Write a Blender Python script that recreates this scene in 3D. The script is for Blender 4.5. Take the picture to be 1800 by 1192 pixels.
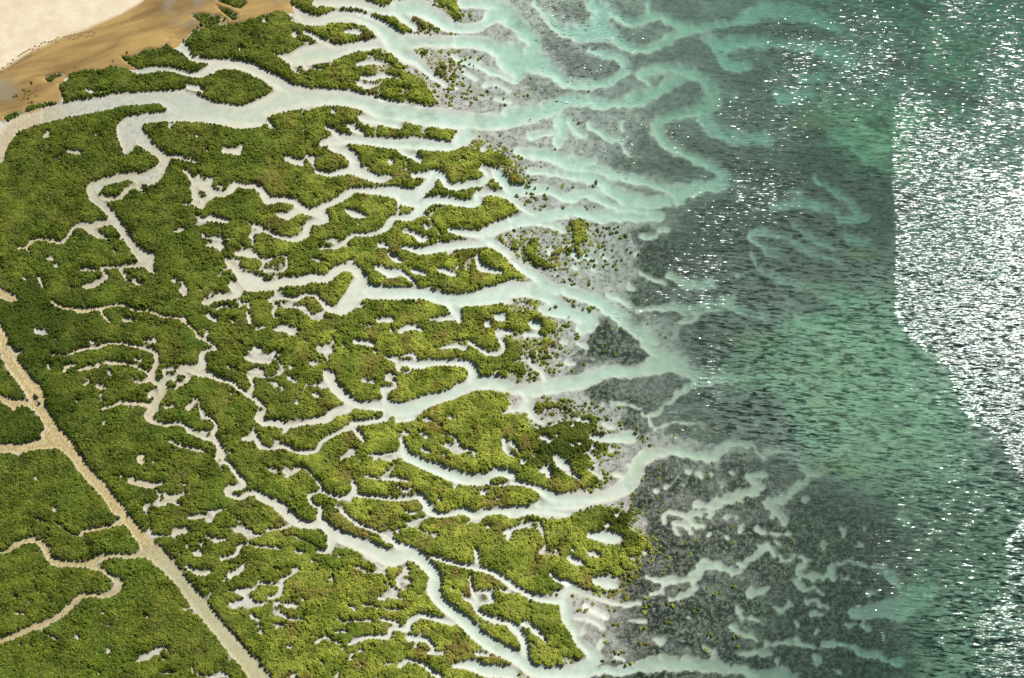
import bpy, bmesh, math, random
import numpy as np
from mathutils import Vector

R = math.radians
scene = bpy.context.scene
for o in list(bpy.data.objects):
    bpy.data.objects.remove(o)

# ------------------------------------------------------------------ camera
CAM_DIST, CAM_TILT, HFOV = 261.0, R(26.0), R(45.0)
CAM = Vector((0.0, -CAM_DIST * math.sin(CAM_TILT), CAM_DIST * math.cos(CAM_TILT)))
cam_data = bpy.data.cameras.new("camera")
cam_data.sensor_width = 36.0
cam_data.lens = 18.0 / math.tan(HFOV / 2)
cam_data.clip_start, cam_data.clip_end = 1.0, 20000.0
cam = bpy.data.objects.new("camera", cam_data)
cam.location = CAM
cam.rotation_euler = (CAM_TILT, 0.0, 0.0)
scene.collection.objects.link(cam)
scene.camera = cam

SW, SH = 1800.0, 1192.0                       # survey units across the view
FPX = 900.0 / math.tan(HFOV / 2)
ct, st = math.cos(CAM_TILT), math.sin(CAM_TILT)

def ground(u, v, z=0.0):
    """survey point -> point on the level z"""
    a, b = (u - SW / 2) / FPX, -(v - SH / 2) / FPX
    d = Vector((a, b * ct + st, b * st - ct))
    k = (z - CAM.z) / d.z
    return CAM + d * k

def survey(x, y):
    """ground arrays (z = 0) -> survey units"""
    px, py, pz = x - CAM.x, y - CAM.y, -CAM.z
    dep = py * st - pz * ct
    up = py * ct + pz * st
    return px / dep * FPX + SW / 2, SH / 2 - up / dep * FPX

# ------------------------------------------------------------------ daylight
GLINT = ground(1990, 470)                     # where flat water would mirror the sun
v = (GLINT - CAM).normalized()
TO_SUN = Vector((v.x, v.y, -v.z))
SUN_EL = math.asin(TO_SUN.z)
SUN_AZ = math.atan2(TO_SUN.x, TO_SUN.y)       # clockwise from +Y
world = bpy.data.worlds.new("World")
scene.world = world
world.use_nodes = True
wn = world.node_tree
sky = wn.nodes.new("ShaderNodeTexSky")
sky.sky_type = 'NISHITA'
sky.sun_disc = False
sky.sun_elevation = SUN_EL
sky.sun_rotation = SUN_AZ
sky.air_density, sky.dust_density, sky.ozone_density = 1.0, 1.0, 1.0
bg = wn.nodes["Background"]
bg.inputs[1].default_value = 0.05
wn.links.new(sky.outputs[0], bg.inputs[0])
sun_data = bpy.data.lights.new("sun", 'SUN')
sun_data.energy = 5.0
sun_data.angle = R(0.53)
sun_data.color = (1.0, 0.95, 0.87)
sun = bpy.data.objects.new("sun", sun_data)
sun.location = (0, 0, 400)
sun.rotation_euler = TO_SUN.to_track_quat('Z', 'Y').to_euler()
scene.collection.objects.link(sun)
vs = scene.view_settings
vs.view_transform, vs.look, vs.gamma, vs.use_curve_mapping = 'Standard', 'None', 1.0, False
vs.exposure = 0.2
scene.render.engine = 'CYCLES'
cy = scene.cycles
cy.use_denoising = False
cy.max_bounces, cy.diffuse_bounces, cy.glossy_bounces, cy.transmission_bounces = 6, 3, 2, 4
cy.transparent_max_bounces = 12
cy.caustics_reflective = cy.caustics_refractive = False
# ------------------------------------------------------------------ survey data
# Lines surveyed from the air photograph: every creek, pan and bank is a chain of
# "x,y,width" stations, read off in survey sheets of 450 x 298 units (four units of
# the chain to one survey unit); chains are separated by ';'.
CREEKS = {
(0,0): """0,1120,50 20,1040,60 50,960,90 100,890,85 300,820,100 500,770,100 700,735,90 850,705,85 1000,695,80 1150,690,90 1300,745,200 1400,770,170 1500,795,145 1700,825,155 1800,812,170;
1350,800,100 1150,825,65 1050,832,65 980,850,70 905,900,130 895,960,120 905,1030,80 895,1065,50;
930,900,110 1000,980,85 1060,1040,60 1130,1090,55 1165,1130,60 1130,1192,60; 1180,1105,25 1270,1110,25 1290,1120,15 1380,1140,12;
850,430,14 900,470,25 980,508,25 1100,490,30 1200,492,25 1300,520,32 1400,527,36 1480,490,60 1530,455,60 1650,452,50 1760,485,70 1800,505,80;
1220,310,55 1300,350,60 1340,405,25 1400,428,22 1500,435,30 1560,445,40;
1330,612,30 1390,622,35 1425,642,20; 330,960,35 345,930,14; 490,1070,22 560,1075,25; 1580,1065,35 1680,1065,45; 1700,1040,20;1690,350,18;1760,262,12;1390,960,16""",
(1,0): """0,785,120 100,745,140 250,690,170 400,690,120 600,690,110 800,740,110 900,785,150 1050,790,130 1200,820,130 1400,845,130 1600,855,110 1800,840,110;
740,830,40 850,850,60 960,860,80 1010,890,50; 0,500,60 80,545,70 160,595,80 230,640,100;
460,1015,20 560,990,70 700,980,60 900,1010,70 1100,1010,80 1250,1020,70 1380,1030,60 1440,980,100 1500,930,110;
500,900,15 550,930,30 590,970,60; 540,1040,50 640,1080,60 690,1130,70 700,1192,80; 1020,1060,40 1110,1100,40 1160,1140,15;
660,890,30 700,915,40 750,935,25; 90,860,25 110,890,30 130,905,20; 255,480,25 300,515,15;
345,235,18 390,248,30 440,280,30 500,310,35 540,330,40;
300,110,50 350,150,55 450,150,60 550,120,70 650,110,60 750,135,80 850,180,90 930,250,130 980,310,140 1050,390,100 1130,430,70 1200,500,40 1260,550,35 1330,600,25;
420,25,40 560,25,50 700,30,50 800,50,60 900,80,60 1000,80,90 1080,160,60 1120,195,40;
1000,60,120 1150,60,120 1250,110,110 1330,170,90 1450,200,60 1550,190,60 1620,150,60 1700,80,130 1800,100,100; 1450,20,60 1600,10,70 1720,40,90;
980,310,150 1150,290,80 1300,300,80 1450,290,80 1600,300,90 1700,340,100 1800,370,130;
1390,400,30 1450,430,30 1550,445,35 1650,490,35 1750,520,25 1800,545,20; 1460,500,25 1540,550,20; 1600,600,25 1690,580,20 1790,630,15; 1700,690,20 1790,710,15;
720,462,22 790,440,35 880,440,16; 750,545,20 830,550,30 890,530,25 960,545,20 1010,550,12; 640,225,25 700,225,35 735,232,25; 270,245,30; 65,150,20; 550,790,28; 230,1120,40 320,1150,45; 950,1140,40; 1600,1060,30""",
(2,0): """0,130,120 80,200,120 150,300,110 100,420,140 200,440,130 320,520,90 420,580,60 560,580,60 680,560,50 790,510,60 840,480,50; 0,400,200 60,480,120 30,560,30;
260,80,40 330,180,80 450,220,110 600,200,150 720,230,110 800,300,80 900,340,60 1000,330,70 1080,290,70 1180,220,60 1280,180,70 1400,160,50 1550,130,50 1700,90,90 1800,60,100;
600,200,120 640,100,100 700,60,60 850,130,60 950,100,80 1050,90,50 1150,140,60 1280,180,60; 560,30,80 620,60,80; 950,0,30 960,60,60;
560,340,60 650,370,60 750,400,60 820,460,70 850,480,40; 150,0,20 200,50,30 260,80,40;
0,820,150 100,810,130 200,770,120 320,730,110 400,700,80 600,710,80 750,720,60 880,690,110 1000,640,90 1100,570,80 1180,510,70;
940,560,50 920,520,70 1000,480,60 1120,460,60 1250,480,70 1350,530,70 1420,620,80 1410,720,90 1330,770,90 1200,790,60 1090,810,50 1030,860,80 1050,940,90 1120,1010,80 1230,1070,80 1350,1120,80 1450,1170,90 1480,1192,90;
1350,770,100 1370,850,100 1450,910,90 1600,950,100 1800,960,110; 1380,260,60 1480,290,110 1600,270,90 1700,270,80 1800,300,50; 1450,330,80 1540,420,100 1650,450,60; 1560,680,60;
340,830,70 350,920,80 320,1000,70; 140,955,50 220,930,40 300,920,40; 400,860,50 440,920,60 500,945,40; 530,860,40 620,910,50 700,960,40 770,970,30 790,1030,20 850,1085,15;
40,1060,50 180,1080,80 300,1110,80 450,1150,100 560,1120,50; 500,1180,60 640,1192,60; 750,850,20 760,900,20""",
(3,0): """0,40,100 150,50,110 350,80,100 500,160,80; 0,260,60 200,280,70 400,300,80 600,380,90; 250,520,50 380,500,60; 100,640,100 300,620,80; 450,900,60 560,930,80 650,1020,90 720,1100,80""",
(0,1): """1135,5,62 1080,55,95 1000,65,75 900,50,45 780,82,55 690,125,80 650,150,70 665,205,60 720,250,50 780,310,50 820,370,60 880,450,50 930,530,50 970,580,60 1020,620,80 1060,650,50 1050,690,40 1090,725,20; 970,120,40 1000,150,15;
720,195,22 790,210,22 850,195,25 890,150,30 930,120,30;
800,370,40 700,385,30 640,400,30 570,390,20 520,420,18 490,470,18 440,515,18 380,505,18; 580,400,20 640,430,50 700,465,40 750,485,15;
1060,640,60 1000,670,30 930,680,20 840,690,15 720,690,12; 850,700,15 870,740,20 900,780,30; 900,750,20 950,790,30 1000,808,15; 720,715,15 760,755,20 700,795,30 640,820,35 590,825,20; 580,710,15 620,705,20 680,710,12; 1080,610,30 1020,620,60;
1300,10,20 1340,50,25 1370,95,40; 1375,90,50 1440,90,60 1480,80,35; 1400,50,18 1400,90,30; 1370,140,50 1385,190,60; 1440,130,60 1490,165,60 1440,215,50 1420,270,25 1380,240,30 1360,240,15;
1510,170,40 1580,175,30 1640,130,50 1660,105,30 1720,120,25 1800,120,25;
1480,340,30 1540,355,30 1600,370,15; 1230,440,10 1290,425,25; 1460,535,16 1510,530,38 1560,535,45 1550,565,15; 1665,592,20 1740,590,50 1800,602,30;
1595,655,14 1640,680,40 1690,740,60 1760,790,130 1800,800,130; 1640,820,60 1680,860,60 1640,895,40 1560,895,50 1500,920,30 1440,940,30;
1470,1030,30 1520,1060,30; 1640,1070,25; 1740,1000,10 1755,1040,30 1760,1075,30; 810,575,22; 345,628,14 375,625,16; 400,680,20; 280,765,15 300,810,15 320,840,12; 500,835,14; 1230,785,28; 1410,850,18; 180,770,16; 880,1065,20 940,1065,20;1770,470,25""",
(1,1): """0,125,25 50,160,50 90,220,60 160,215,40 260,225,35 320,275,50 400,290,30 480,260,40 560,230,40 640,180,50 700,150,40 850,155,50 1000,165,90 1060,200,120 1150,170,70 1200,120,70 1230,80,60 1250,40,70 1310,50,50 1340,100,50 1380,125,40 1500,110,45 1600,80,45 1640,40,40 1600,0,50;
1110,45,30 1200,40,40 1260,30,50; 160,320,30 230,330,50 290,290,40 350,290,40; 350,300,40 450,305,60 490,350,60 430,370,40 380,380,30 360,420,50 350,460,50 290,490,40 220,490,25 140,470,25 60,430,20 0,395,20;
1800,190,60 1650,165,40 1560,180,50 1560,230,60 1450,240,50 1350,220,50 1250,220,50 1180,250,60 1130,310,60 1070,340,40 970,345,40 930,400,50 870,440,30 780,465,25 700,460,20 640,500,20 590,540,18 540,555,15 450,555,12; 1100,240,50 1150,240,60;
1690,20,70 1760,110,70 1800,140,60; 1040,440,20 1110,455,25 1160,490,40 1210,490,20; 640,290,20 690,315,50 760,330,25; 430,20,25 520,40,30 600,20,40 700,10,60 800,50,60 870,70,50 900,80,15;
1800,380,70 1720,400,80 1640,440,80 1550,455,40 1400,435,40 1360,430,20; 1610,470,60 1590,520,60 1480,530,50 1350,545,50 1250,565,50 1150,575,40 1070,560,30 1020,550,15; 870,530,30 930,545,20; 1620,490,70 1700,540,60 1780,600,60; 0,610,20 50,640,15; 940,600,20 980,630,35 1020,645,15;
0,820,70 100,820,70 200,790,60 300,790,60 400,765,60 500,770,50 560,720,60 620,690,50 690,700,60 740,760,70 720,830,110 690,880,110 640,950,110 590,990,60 520,980,40 460,930,25 420,890,20 350,885,20 290,910,25 200,900,18 120,905,18 105,930,20 150,960,15 120,1000,12 140,1040,20;
740,800,80 800,860,100 900,870,90 1050,870,80 1200,880,80 1350,920,90 1500,920,90 1650,890,120 1800,860,150; 1380,960,70 1420,1020,60 1430,1070,20; 1230,1060,10 1330,1050,35 1390,1040,30; 760,880,60 680,920,60;
855,695,30 900,715,45 960,735,60 1010,725,35 1060,750,25 1120,800,20; 1110,715,25 1170,730,30 1200,745,15; 1290,710,25 1360,725,30 1410,750,15; 1560,630,25 1580,690,40 1640,710,40 1720,725,15;
310,972,22 350,972,22; 130,1130,15 210,1120,50 260,1150,40; 860,1065,25 960,1060,30; 1020,1140,30 1090,1110,40 1170,1130,20; 1700,1040,50 1740,1040,50; 1630,1090,40; 1700,1150,30 1760,1140,25 1800,1150,20; 1190,390,20 1205,420,16; 720,385,12""",
(2,1): """130,10,50 300,20,40 450,40,60 600,70,80 700,140,90 820,200,110 950,210,80 1100,200,80; 640,20,60 800,40,60 950,70,60 1100,110,70 1180,150,110 1180,210,60; 1180,130,110 1300,120,80 1430,100,90 1500,50,80 1470,0,80;
0,150,90 150,140,60 280,150,60 380,200,60 460,190,50 540,170,50 640,210,60 700,260,50 830,260,50 950,280,60; 0,360,70 200,340,80 420,300,60 600,330,70 800,330,70 950,320,60 1040,310,40; 0,210,30 60,260,30 150,310,40; 200,370,50 290,390,50 350,430,30;
920,460,30 1000,455,25; 1030,410,25 1080,410,25; 0,640,40 80,700,60 160,740,60 230,810,80 300,850,90 450,880,110 600,930,110 720,990,90 800,1060,80 900,1130,90 1000,1192,90; 0,860,130 150,850,110 300,880,140; 250,970,100 330,980,120 450,1020,100 560,1060,110 500,1110,80;
680,870,20 760,910,25 840,955,20; 900,730,25 1000,760,25 1080,780,30; 1100,720,25 1180,760,50 1290,800,60 1400,800,60; 900,990,30 1030,970,40 1150,950,50 1270,980,70 1400,960,80 1450,930,80 1550,900,40 1580,830,20; 1210,1060,40 1300,1040,40 1350,980,50;
1700,440,60 1800,420,50; 1700,480,30 1790,530,30; 1690,590,30 1720,670,30 1800,690,40; 1480,930,60 1600,960,60 1700,980,40 1800,1020,30; 520,600,25 590,630,25; 580,690,30; 460,690,35; 270,570,40; 640,585,20 670,600,20; 800,820,20 830,825,20; 440,600,20 480,630,20; 150,1090,60 180,1095,55; 100,1160,40 190,1160,30; 1580,740,25 1620,735,20; 870,590,20""",
(3,1): """340,50,50 430,110,50 530,160,40 650,260,40; 50,230,50 200,210,50 330,220,50 450,260,40 540,320,50 700,300,60; 180,360,30 260,410,50 380,480,50 500,520,50; 0,430,60 100,450,50 220,510,60 340,560,50; 0,550,50 80,560,30; 0,710,60 120,750,50 250,790,60; 160,110,25 230,150,25; 560,440,50 700,470,60; 400,580,40 520,640,40; 330,800,80 450,850,120 600,900,140; 100,1100,80 300,1050,120 500,1050,140""",
(0,2): """500,105,12 580,75,15 650,65,18 700,60,12 760,35,15 860,35,15 950,55,15 1050,75,20 1105,110,25 1100,180,25 1070,240,25 1060,280,25 1130,320,40 1150,370,50 1110,430,45 1090,490,45 1040,540,40 1070,580,30 1150,600,25 1280,600,20 1340,650,30 1420,685,30 1520,715,40 1550,770,40 1560,810,60 1530,850,25 1600,870,25 1640,910,30 1670,960,30 1720,1010,40 1690,1040,40 1620,1050,40 1610,1090,40 1690,1120,30 1740,1090,30 1800,1080,30;
370,115,10 470,120,8; 1140,310,40 1180,280,40 1230,265,50 1290,220,50 1330,205,50 1400,240,40 1480,255,35 1560,290,30 1640,310,25 1680,350,25 1740,390,25 1790,430,20; 1160,330,30 1240,340,20; 1160,240,20 1170,215,15 1240,215,12; 1250,320,20 1310,300,25 1330,260,25 1290,240,20; 1360,205,30 1430,180,50 1420,120,30 1450,85,20 1530,70,12 1480,30,12 1430,0,15; 1740,390,20 1780,350,20 1780,310,20 1760,270,20 1800,255,14;
1060,465,25 960,455,18 850,450,15 800,470,12 720,495,10; 720,440,8 710,390,8; 1060,400,25 1085,385,45; 1520,700,30 1500,650,20 1530,620,25 1500,570,18 1470,550,12; 1340,470,30 1330,490,30 1380,430,12;
750,165,25 810,170,20 890,175,18; 900,175,12 980,205,15 1040,240,20; 690,190,25 705,175,12; 560,220,10 620,205,12 660,205,10; 450,235,15 480,195,20 525,188,10; 345,180,14 352,205,16; 625,285,12 625,310,12 600,320,10; 690,335,20 740,345,20; 980,310,12 1030,295,15; 545,435,18; 955,150,12 995,152,12; 735,590,25; 1170,480,20 1220,475,20; 1010,820,20 980,845,35 1000,870,25; 1090,865,10; 940,280,12 955,300,12; 1190,720,8 1300,760,8 1400,780,15 1440,795,15;
920,1000,35 1000,1020,45 1080,1030,30 1150,1010,15; 1170,1100,30 1230,1110,30 1300,1090,12; 1150,1150,20 1200,1140,20 1280,1170,15; 860,970,15; 1730,130,20 1790,150,25; 1720,705,30 1780,680,40 1790,640,15; 1270,395,12; 1630,385,12; 520,520,14; 1100,20,16 1090,0,16; 1630,795,14""",
(1,2): """500,250,50 530,300,70 560,350,70 630,410,70 700,460,60 800,470,60 900,480,90 1000,500,100 1100,490,110 1200,440,90 1350,400,70 1450,350,80 1550,320,80 1650,310,100 1800,330,90; 495,255,40 545,255,40;
1520,300,80 1530,240,70 1500,190,60 1400,170,40 1250,170,40 1150,185,60 1060,170,40 1000,190,30 1010,220,20; 920,130,20 990,150,30; 910,450,60 910,400,35 900,360,40 950,350,30 990,330,15 970,300,15 920,285,10;
650,490,60 550,520,60 500,560,60 400,580,40 300,600,30 230,610,30 150,600,30 60,590,40 20,560,50 50,500,40 30,460,40 0,430,30; 240,610,20 200,660,12;
900,540,90 800,580,40 700,590,40 660,620,40 600,650,20 540,680,25 470,720,20 440,770,20 420,790,25 340,800,30 280,790,20 220,760,40 160,760,30 130,770,20; 700,640,30 740,690,40 760,720,15; 0,680,20 30,750,30 70,770,20 130,770,15; 1000,570,40 1100,545,60; 1800,500,30 1740,520,20;
1020,700,25 1040,760,40 1000,800,20 920,810,12 830,850,8; 1040,780,60 1060,820,70 1150,870,70 1300,930,80 1450,980,80 1600,990,70 1700,940,60 1800,960,60; 1640,1010,30 1760,1025,24;
1170,780,15 1220,800,15; 1160,670,12 1200,690,20; 1370,555,30; 1300,615,15; 410,390,16 440,400,22; 230,270,20 280,300,20; 750,290,15 830,310,15; 1750,710,30 1760,780,40 1800,820,30; 780,965,15 850,985,18; 900,985,30 1000,985,25 1070,1000,10; 1000,1045,15 1060,1075,20;
220,965,15 280,930,20 330,905,12 380,940,12 430,1000,15 460,1040,20 480,1080,20 540,1105,25 600,1120,25 680,1090,35 700,1040,35 680,1020,20; 460,1070,18 380,1100,25 390,1150,25 460,1192,25; 690,1100,20 800,1110,25 900,1120,25 1000,1130,25 1150,1110,40 1180,1140,50 1220,1192,60;
0,1080,40 50,1120,60 120,1150,50 200,1180,40; 700,20,30 820,40,30; 1300,65,12 1400,50,25 1480,70,15; 1500,20,20 1560,60,20 1620,100,30 1700,100,30 1750,60,35 1720,10,30; 1600,1080,40; 0,70,30 30,80,30; 20,150,30 100,160,25; 250,200,30; 500,50,25 530,80,25; 620,50,20; 385,180,14; 290,450,25; 160,230,20; 1290,1135,22; 840,90,20; 250,1115,14;560,1185,14;1530,650,12;1400,1040,16;1500,830,12""",
(2,2): """0,350,70 100,370,90 250,340,100 400,310,110 550,280,110 700,230,90 900,210,90 1050,160,110 1150,150,130 1250,220,110 1350,280,110 1500,270,70 1650,270,70 1800,270,70; 1000,60,80 1080,110,110; 930,0,60 1000,60,80; 100,390,60 110,450,90 130,510,60 170,560,40 220,590,25; 0,490,50 80,470,70;
250,290,40 210,240,30 150,190,25 120,150,15; 1270,310,60 1190,370,50 1120,420,25 1050,460,18 1040,500,25 960,530,20 920,520,15; 960,540,20 990,590,18 1030,610,15 1100,590,12 1200,580,12 1300,600,12 1350,640,10; 700,450,15 850,470,15 900,480,12;
0,1010,30 120,1030,30 230,1080,60 320,1130,80 500,1130,80 650,1110,70 780,1050,110 870,950,110 900,870,90 960,810,80 1080,780,60 1200,780,80 1350,810,70 1450,780,50 1600,730,50 1700,720,35 1740,780,30 1800,810,40; 720,950,30 800,960,50; 200,1170,80 350,1170,70 500,1160,60;
1300,1170,40 1400,1160,40 1500,1120,50 1620,1080,60 1740,1040,40 1700,990,40 1680,950,40 1760,930,30; 560,690,30 640,700,40 750,690,60 820,690,80 870,660,30; 640,600,30 700,620,40;
210,690,20 260,710,30; 310,835,40 360,880,70 390,900,40; 210,930,30 250,920,50 260,960,25; 400,940,25 470,980,25; 550,920,25 620,965,25; 530,800,20 570,825,25; 430,750,22; 470,570,25 540,575,25; 80,865,40; 10,740,40 40,770,25; 10,820,30; 470,20,25 530,45,25; 380,155,25 440,165,20; 350,15,20 390,15,20; 430,610,20; 480,735,22; 320,680,18; 575,765,30;
1020,1055,30; 1240,930,25; 1320,945,30; 1390,925,20; 1080,1040,20; 1490,1000,35; 1530,940,20; 1160,970,16; 1200,1035,16; 1410,1020,14; 1280,640,22; 820,880,20; 700,790,18; 1700,520,30; 1720,570,30; 1600,610,24""",
(3,2): """0,770,40 80,760,50 160,790,50 230,850,50 310,920,60 400,930,60; 0,1160,60 100,1100,50 200,1050,50 300,980,40; 280,1125,35""",
(0,3): """1065,1035,30 1090,1000,25 1160,975,20 1190,1010,12; 970,1070,25 1040,1040,45; 1130,1155,20 1200,1155,15; 550,905,28; 770,1000,32; 115,620,22; 120,735,22 170,740,15; 700,1155,22; 1400,1170,15 1500,1185,15;
1235,170,40 1290,155,35 1330,150,15; 1340,65,25 1390,60,30 1450,50,15; 1460,190,20 1520,225,20 1590,215,12; 1380,315,40 1410,315,40; 1560,355,15 1640,330,20 1680,300,20 1690,265,20 1760,250,12; 1620,470,35 1680,440,30 1720,400,25; 1320,410,20 1370,450,20 1430,460,30 1480,440,20; 1700,600,20 1740,580,20 1800,560,15; 1720,610,20 1745,640,10; 1420,255,22; 1320,270,14; 1780,760,40; 210,655,10; 220,960,12; 150,960,12; 260,570,12; 1040,760,12; 1360,1110,10; 1270,320,14; 1580,510,12""",
(1,3): """150,0,40 220,40,60 300,100,60 400,120,50 470,110,70 540,170,80 640,220,90 750,260,100 870,320,110 970,350,120 1070,320,90 1140,340,90 1200,400,80 1260,470,90 1250,560,90 1280,640,80 1370,720,80 1460,790,90 1560,890,90 1660,960,100 1800,1030,90;
460,0,30 450,60,35 460,110,50; 600,10,30 660,70,30 740,120,30 840,160,25 930,200,30 1000,260,50 1080,290,60; 540,190,60 530,270,50 500,310,25 440,310,15; 80,155,12 200,135,12 260,110,15;
1250,340,30 1330,370,30 1450,400,30 1600,430,40 1700,470,40 1800,540,40; 1510,490,20 1520,560,30 1550,620,50 1560,665,30; 1640,590,30 1660,640,40 1640,660,25; 1560,590,25 1640,590,20; 1580,665,20 1640,660,20; 1460,630,20 1530,660,30 1560,720,30 1640,770,40 1750,800,35 1800,820,30; 1385,560,16;1730,575,16 1780,585,16;
1380,800,50 1280,780,40 1160,755,40 1080,800,40 1060,850,40 960,840,25 930,900,30 800,900,25 700,930,25 660,955,20; 880,780,15 950,790,20 1000,810,20; 640,795,10 720,790,12 820,795,12; 580,770,15 620,800,10; 430,940,25 500,900,20 540,930,12 600,950,8;
1080,910,50 1180,920,35 1240,960,25 1250,1000,25 1210,1015,15 1320,1025,12; 1010,1110,30 1070,1070,30 1160,1090,25 1230,1140,30 1290,1180,40; 1390,1110,30 1500,1100,70 1620,1140,90 1750,1150,90 1800,1160,100;
1040,570,12 1000,530,20 1030,505,12 1090,515,15; 870,628,22 905,632,22; 650,680,15 700,710,20; 750,685,12 800,680,12 860,705,10; 920,710,10 1030,710,14; 210,680,30 280,680,30; 100,625,20 160,610,25 180,560,25 190,500,25 230,480,20 270,455,12; 20,530,15 100,530,15 180,540,20; 430,435,14; 400,370,20; 290,305,20 330,310,10; 0,270,10 80,275,12 180,285,10; 170,735,10 230,775,15 330,780,12; 235,975,24; 680,1020,15 670,1060,20; 745,1100,25; 730,1000,25; 560,870,12 640,865,15; 470,1080,20; 610,995,14;
1550,300,30 1560,380,25; 1640,130,30; 1750,170,25 1790,160,40 1770,210,25; 1560,1020,25 1640,1035,20; 1190,10,30 1250,40,40 1350,45,30 1450,20,40 1550,50,50 1650,20,40 1800,20,60; 1050,25,14 1120,35,14; 40,870,30; 20,780,25; 340,640,18; 590,335,16; 800,45,14; 1000,165,14""",
(2,3): """0,30,80 150,10,60 300,20,60 400,40,40; 0,150,20 50,130,25 120,110,30; 0,545,40 100,600,40 200,635,45 330,650,50 380,600,60 420,560,60 500,600,30 600,630,25 700,660,25 800,680,20 900,660,25; 370,650,60 380,690,70 390,770,80 440,850,80 480,930,80 560,990,100 580,1060,90 520,1110,100 450,1140,90; 440,770,40 520,770,40 600,800,50 640,840,25; 600,980,50 630,930,30; 500,860,40;
0,1040,80 80,1080,90 150,1140,90 300,1160,90 480,1140,100 650,1140,60 800,1140,70 950,1110,90 1100,1090,100 1250,1090,100 1400,1090,80 1500,1110,90 1650,1150,80 1800,1180,80; 0,820,60 50,870,60 90,950,50 90,1020,60; 90,810,40 140,840,50 200,890,40 240,930,20;
550,190,40 620,195,70 700,205,90 755,205,50; 400,350,25 440,370,55 490,385,35; 550,315,25 600,330,40; 430,290,25; 590,510,50 650,520,80 715,530,80; 280,460,30 310,500,30 400,530,40; 940,305,30; 660,120,18 690,118,14; 740,45,20; 530,700,40 600,730,50 660,760,40; 165,370,10; 740,1035,25 780,1050,20;
950,480,20 1050,510,35 1140,500,40 1250,490,50 1310,430,50 1380,390,45 1480,410,40 1560,450,35 1620,440,30 1640,380,30 1720,330,35 1790,275,30; 1280,520,40 1290,560,35 1210,610,30 1110,635,20; 1060,530,20 1050,580,20 980,600,12; 1080,40,30 1070,90,20; 1100,20,25 1200,40,30 1270,40,30 1390,20,30 1390,60,15; 1270,50,30 1290,110,30 1340,125,25; 1150,100,25 1240,115,30 1260,170,20; 1150,140,15 1180,190,12;
1450,1060,50 1420,1000,30 1380,970,20; 1620,1020,15 1700,1015,25 1800,1000,20; 1580,700,20 1650,750,20 1750,800,20; 1560,820,25 1650,870,20 1720,910,15; 1680,600,50 1720,580,30 1790,570,20; 1250,760,20; 830,790,20 940,790,15; 1000,920,30 1060,930,40; 1520,45,14 1610,45,16; 1490,95,18; 1620,130,18; 1740,155,20 1780,165,26; 1380,190,18; 1520,195,12; 1400,900,25""",
(3,3): """0,280,35 60,310,25 110,360,25 160,350,25 190,310,20 240,325,15 265,370,18 220,410,18 230,460,25 300,470,40 400,470,35 470,455,35 450,390,25 520,365,20 620,370,22 720,380,22 800,410,30 880,470,50 940,520,60; 220,490,30 250,550,15 330,560,12 390,600,10; 620,730,80 750,720,100 850,700,120 950,680,150 1050,600,150 1150,560,150; 560,790,20 700,820,30;
0,955,15 100,935,20 200,915,18 280,950,20 350,975,20 420,945,30 540,945,30 620,990,30 700,1020,35 800,1010,40 880,1050,50 950,1060,50; 350,1040,40 350,1080,40; 0,1160,80 100,1170,90 200,1192,60; 50,0,40 90,60,50 110,100,25; 490,130,30 520,145,25; 100,690,50 160,670,40; 320,740,22 360,735,18; 220,800,16; 360,860,30; 500,1140,20; 60,1060,30; 60,180,20 130,185,25; 70,240,20; 390,250,24; 640,230,26; 700,140,14; 950,30,50 1000,80,50; 820,890,20; 700,580,18 760,585,16; 540,470,14; 650,500,14; 270,670,14 340,660,14 420,710,12""",
}
# creeks with ochre silt on their beds (the straight ditch and what drains into it)
OCHRE = {
(0,1): """380,505,18 300,495,18 230,505,20 190,550,20 130,555,15; 190,560,15 220,605,10; 370,930,20 430,970,25 510,980,15 560,995,30 620,995,20 710,975,15 800,960,12 880,955,15 950,990,15 1060,1000,18 1150,1035,20 1250,1045,15 1330,1100,18 1380,1140,18 1390,1180,20 1420,1192,20; 710,975,15 730,1030,18 770,1070,25; 0,870,60 60,895,60 110,915,40; 0,1100,20 20,1140,30 40,1192,40""",
(0,2): """0,-20,40 20,30,50 50,130,70 110,230,70 180,330,60 260,440,90 320,540,80 380,640,80 440,720,110 510,800,80 590,910,80 680,1010,80 760,1100,80 820,1192,90; 80,50,14 130,170,30 200,280,50 270,360,70 300,450,50;
-60,380,40 0,405,40 50,440,50 100,460,60 160,450,40 220,470,40 270,500,50; 100,485,35; -200,775,70 0,770,70 150,770,60 300,740,70 400,720,100 330,680,70 360,650,40""",
(0,3): """850,0,70 900,80,70 960,160,80 1030,250,100 1110,330,130 1180,400,110 1270,500,90 1350,600,110 1450,720,110 1530,830,100 1620,930,120 1720,1050,120 1800,1150,130 1900,1280,140;
1030,320,60 900,335,30 800,330,30 680,360,40 600,390,40 500,390,40 400,380,60 340,320,50 310,260,50 240,225,35 150,240,30 90,275,30 60,300,25 0,310,25 -200,320,25; 620,405,30 720,430,30 780,480,30 850,520,50 800,590,45 730,615,30 640,605,30 560,630,35 500,690,40 430,750,40 350,800,30 250,830,40 120,890,35 0,930,40 -200,1010,40; 270,840,15 330,880,12 400,920,10;
860,95,35 770,130,20 670,150,18 590,165,20 580,195,15 520,185,12 460,150,10 400,100,12; 250,70,10 320,95,15""",
}
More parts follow.
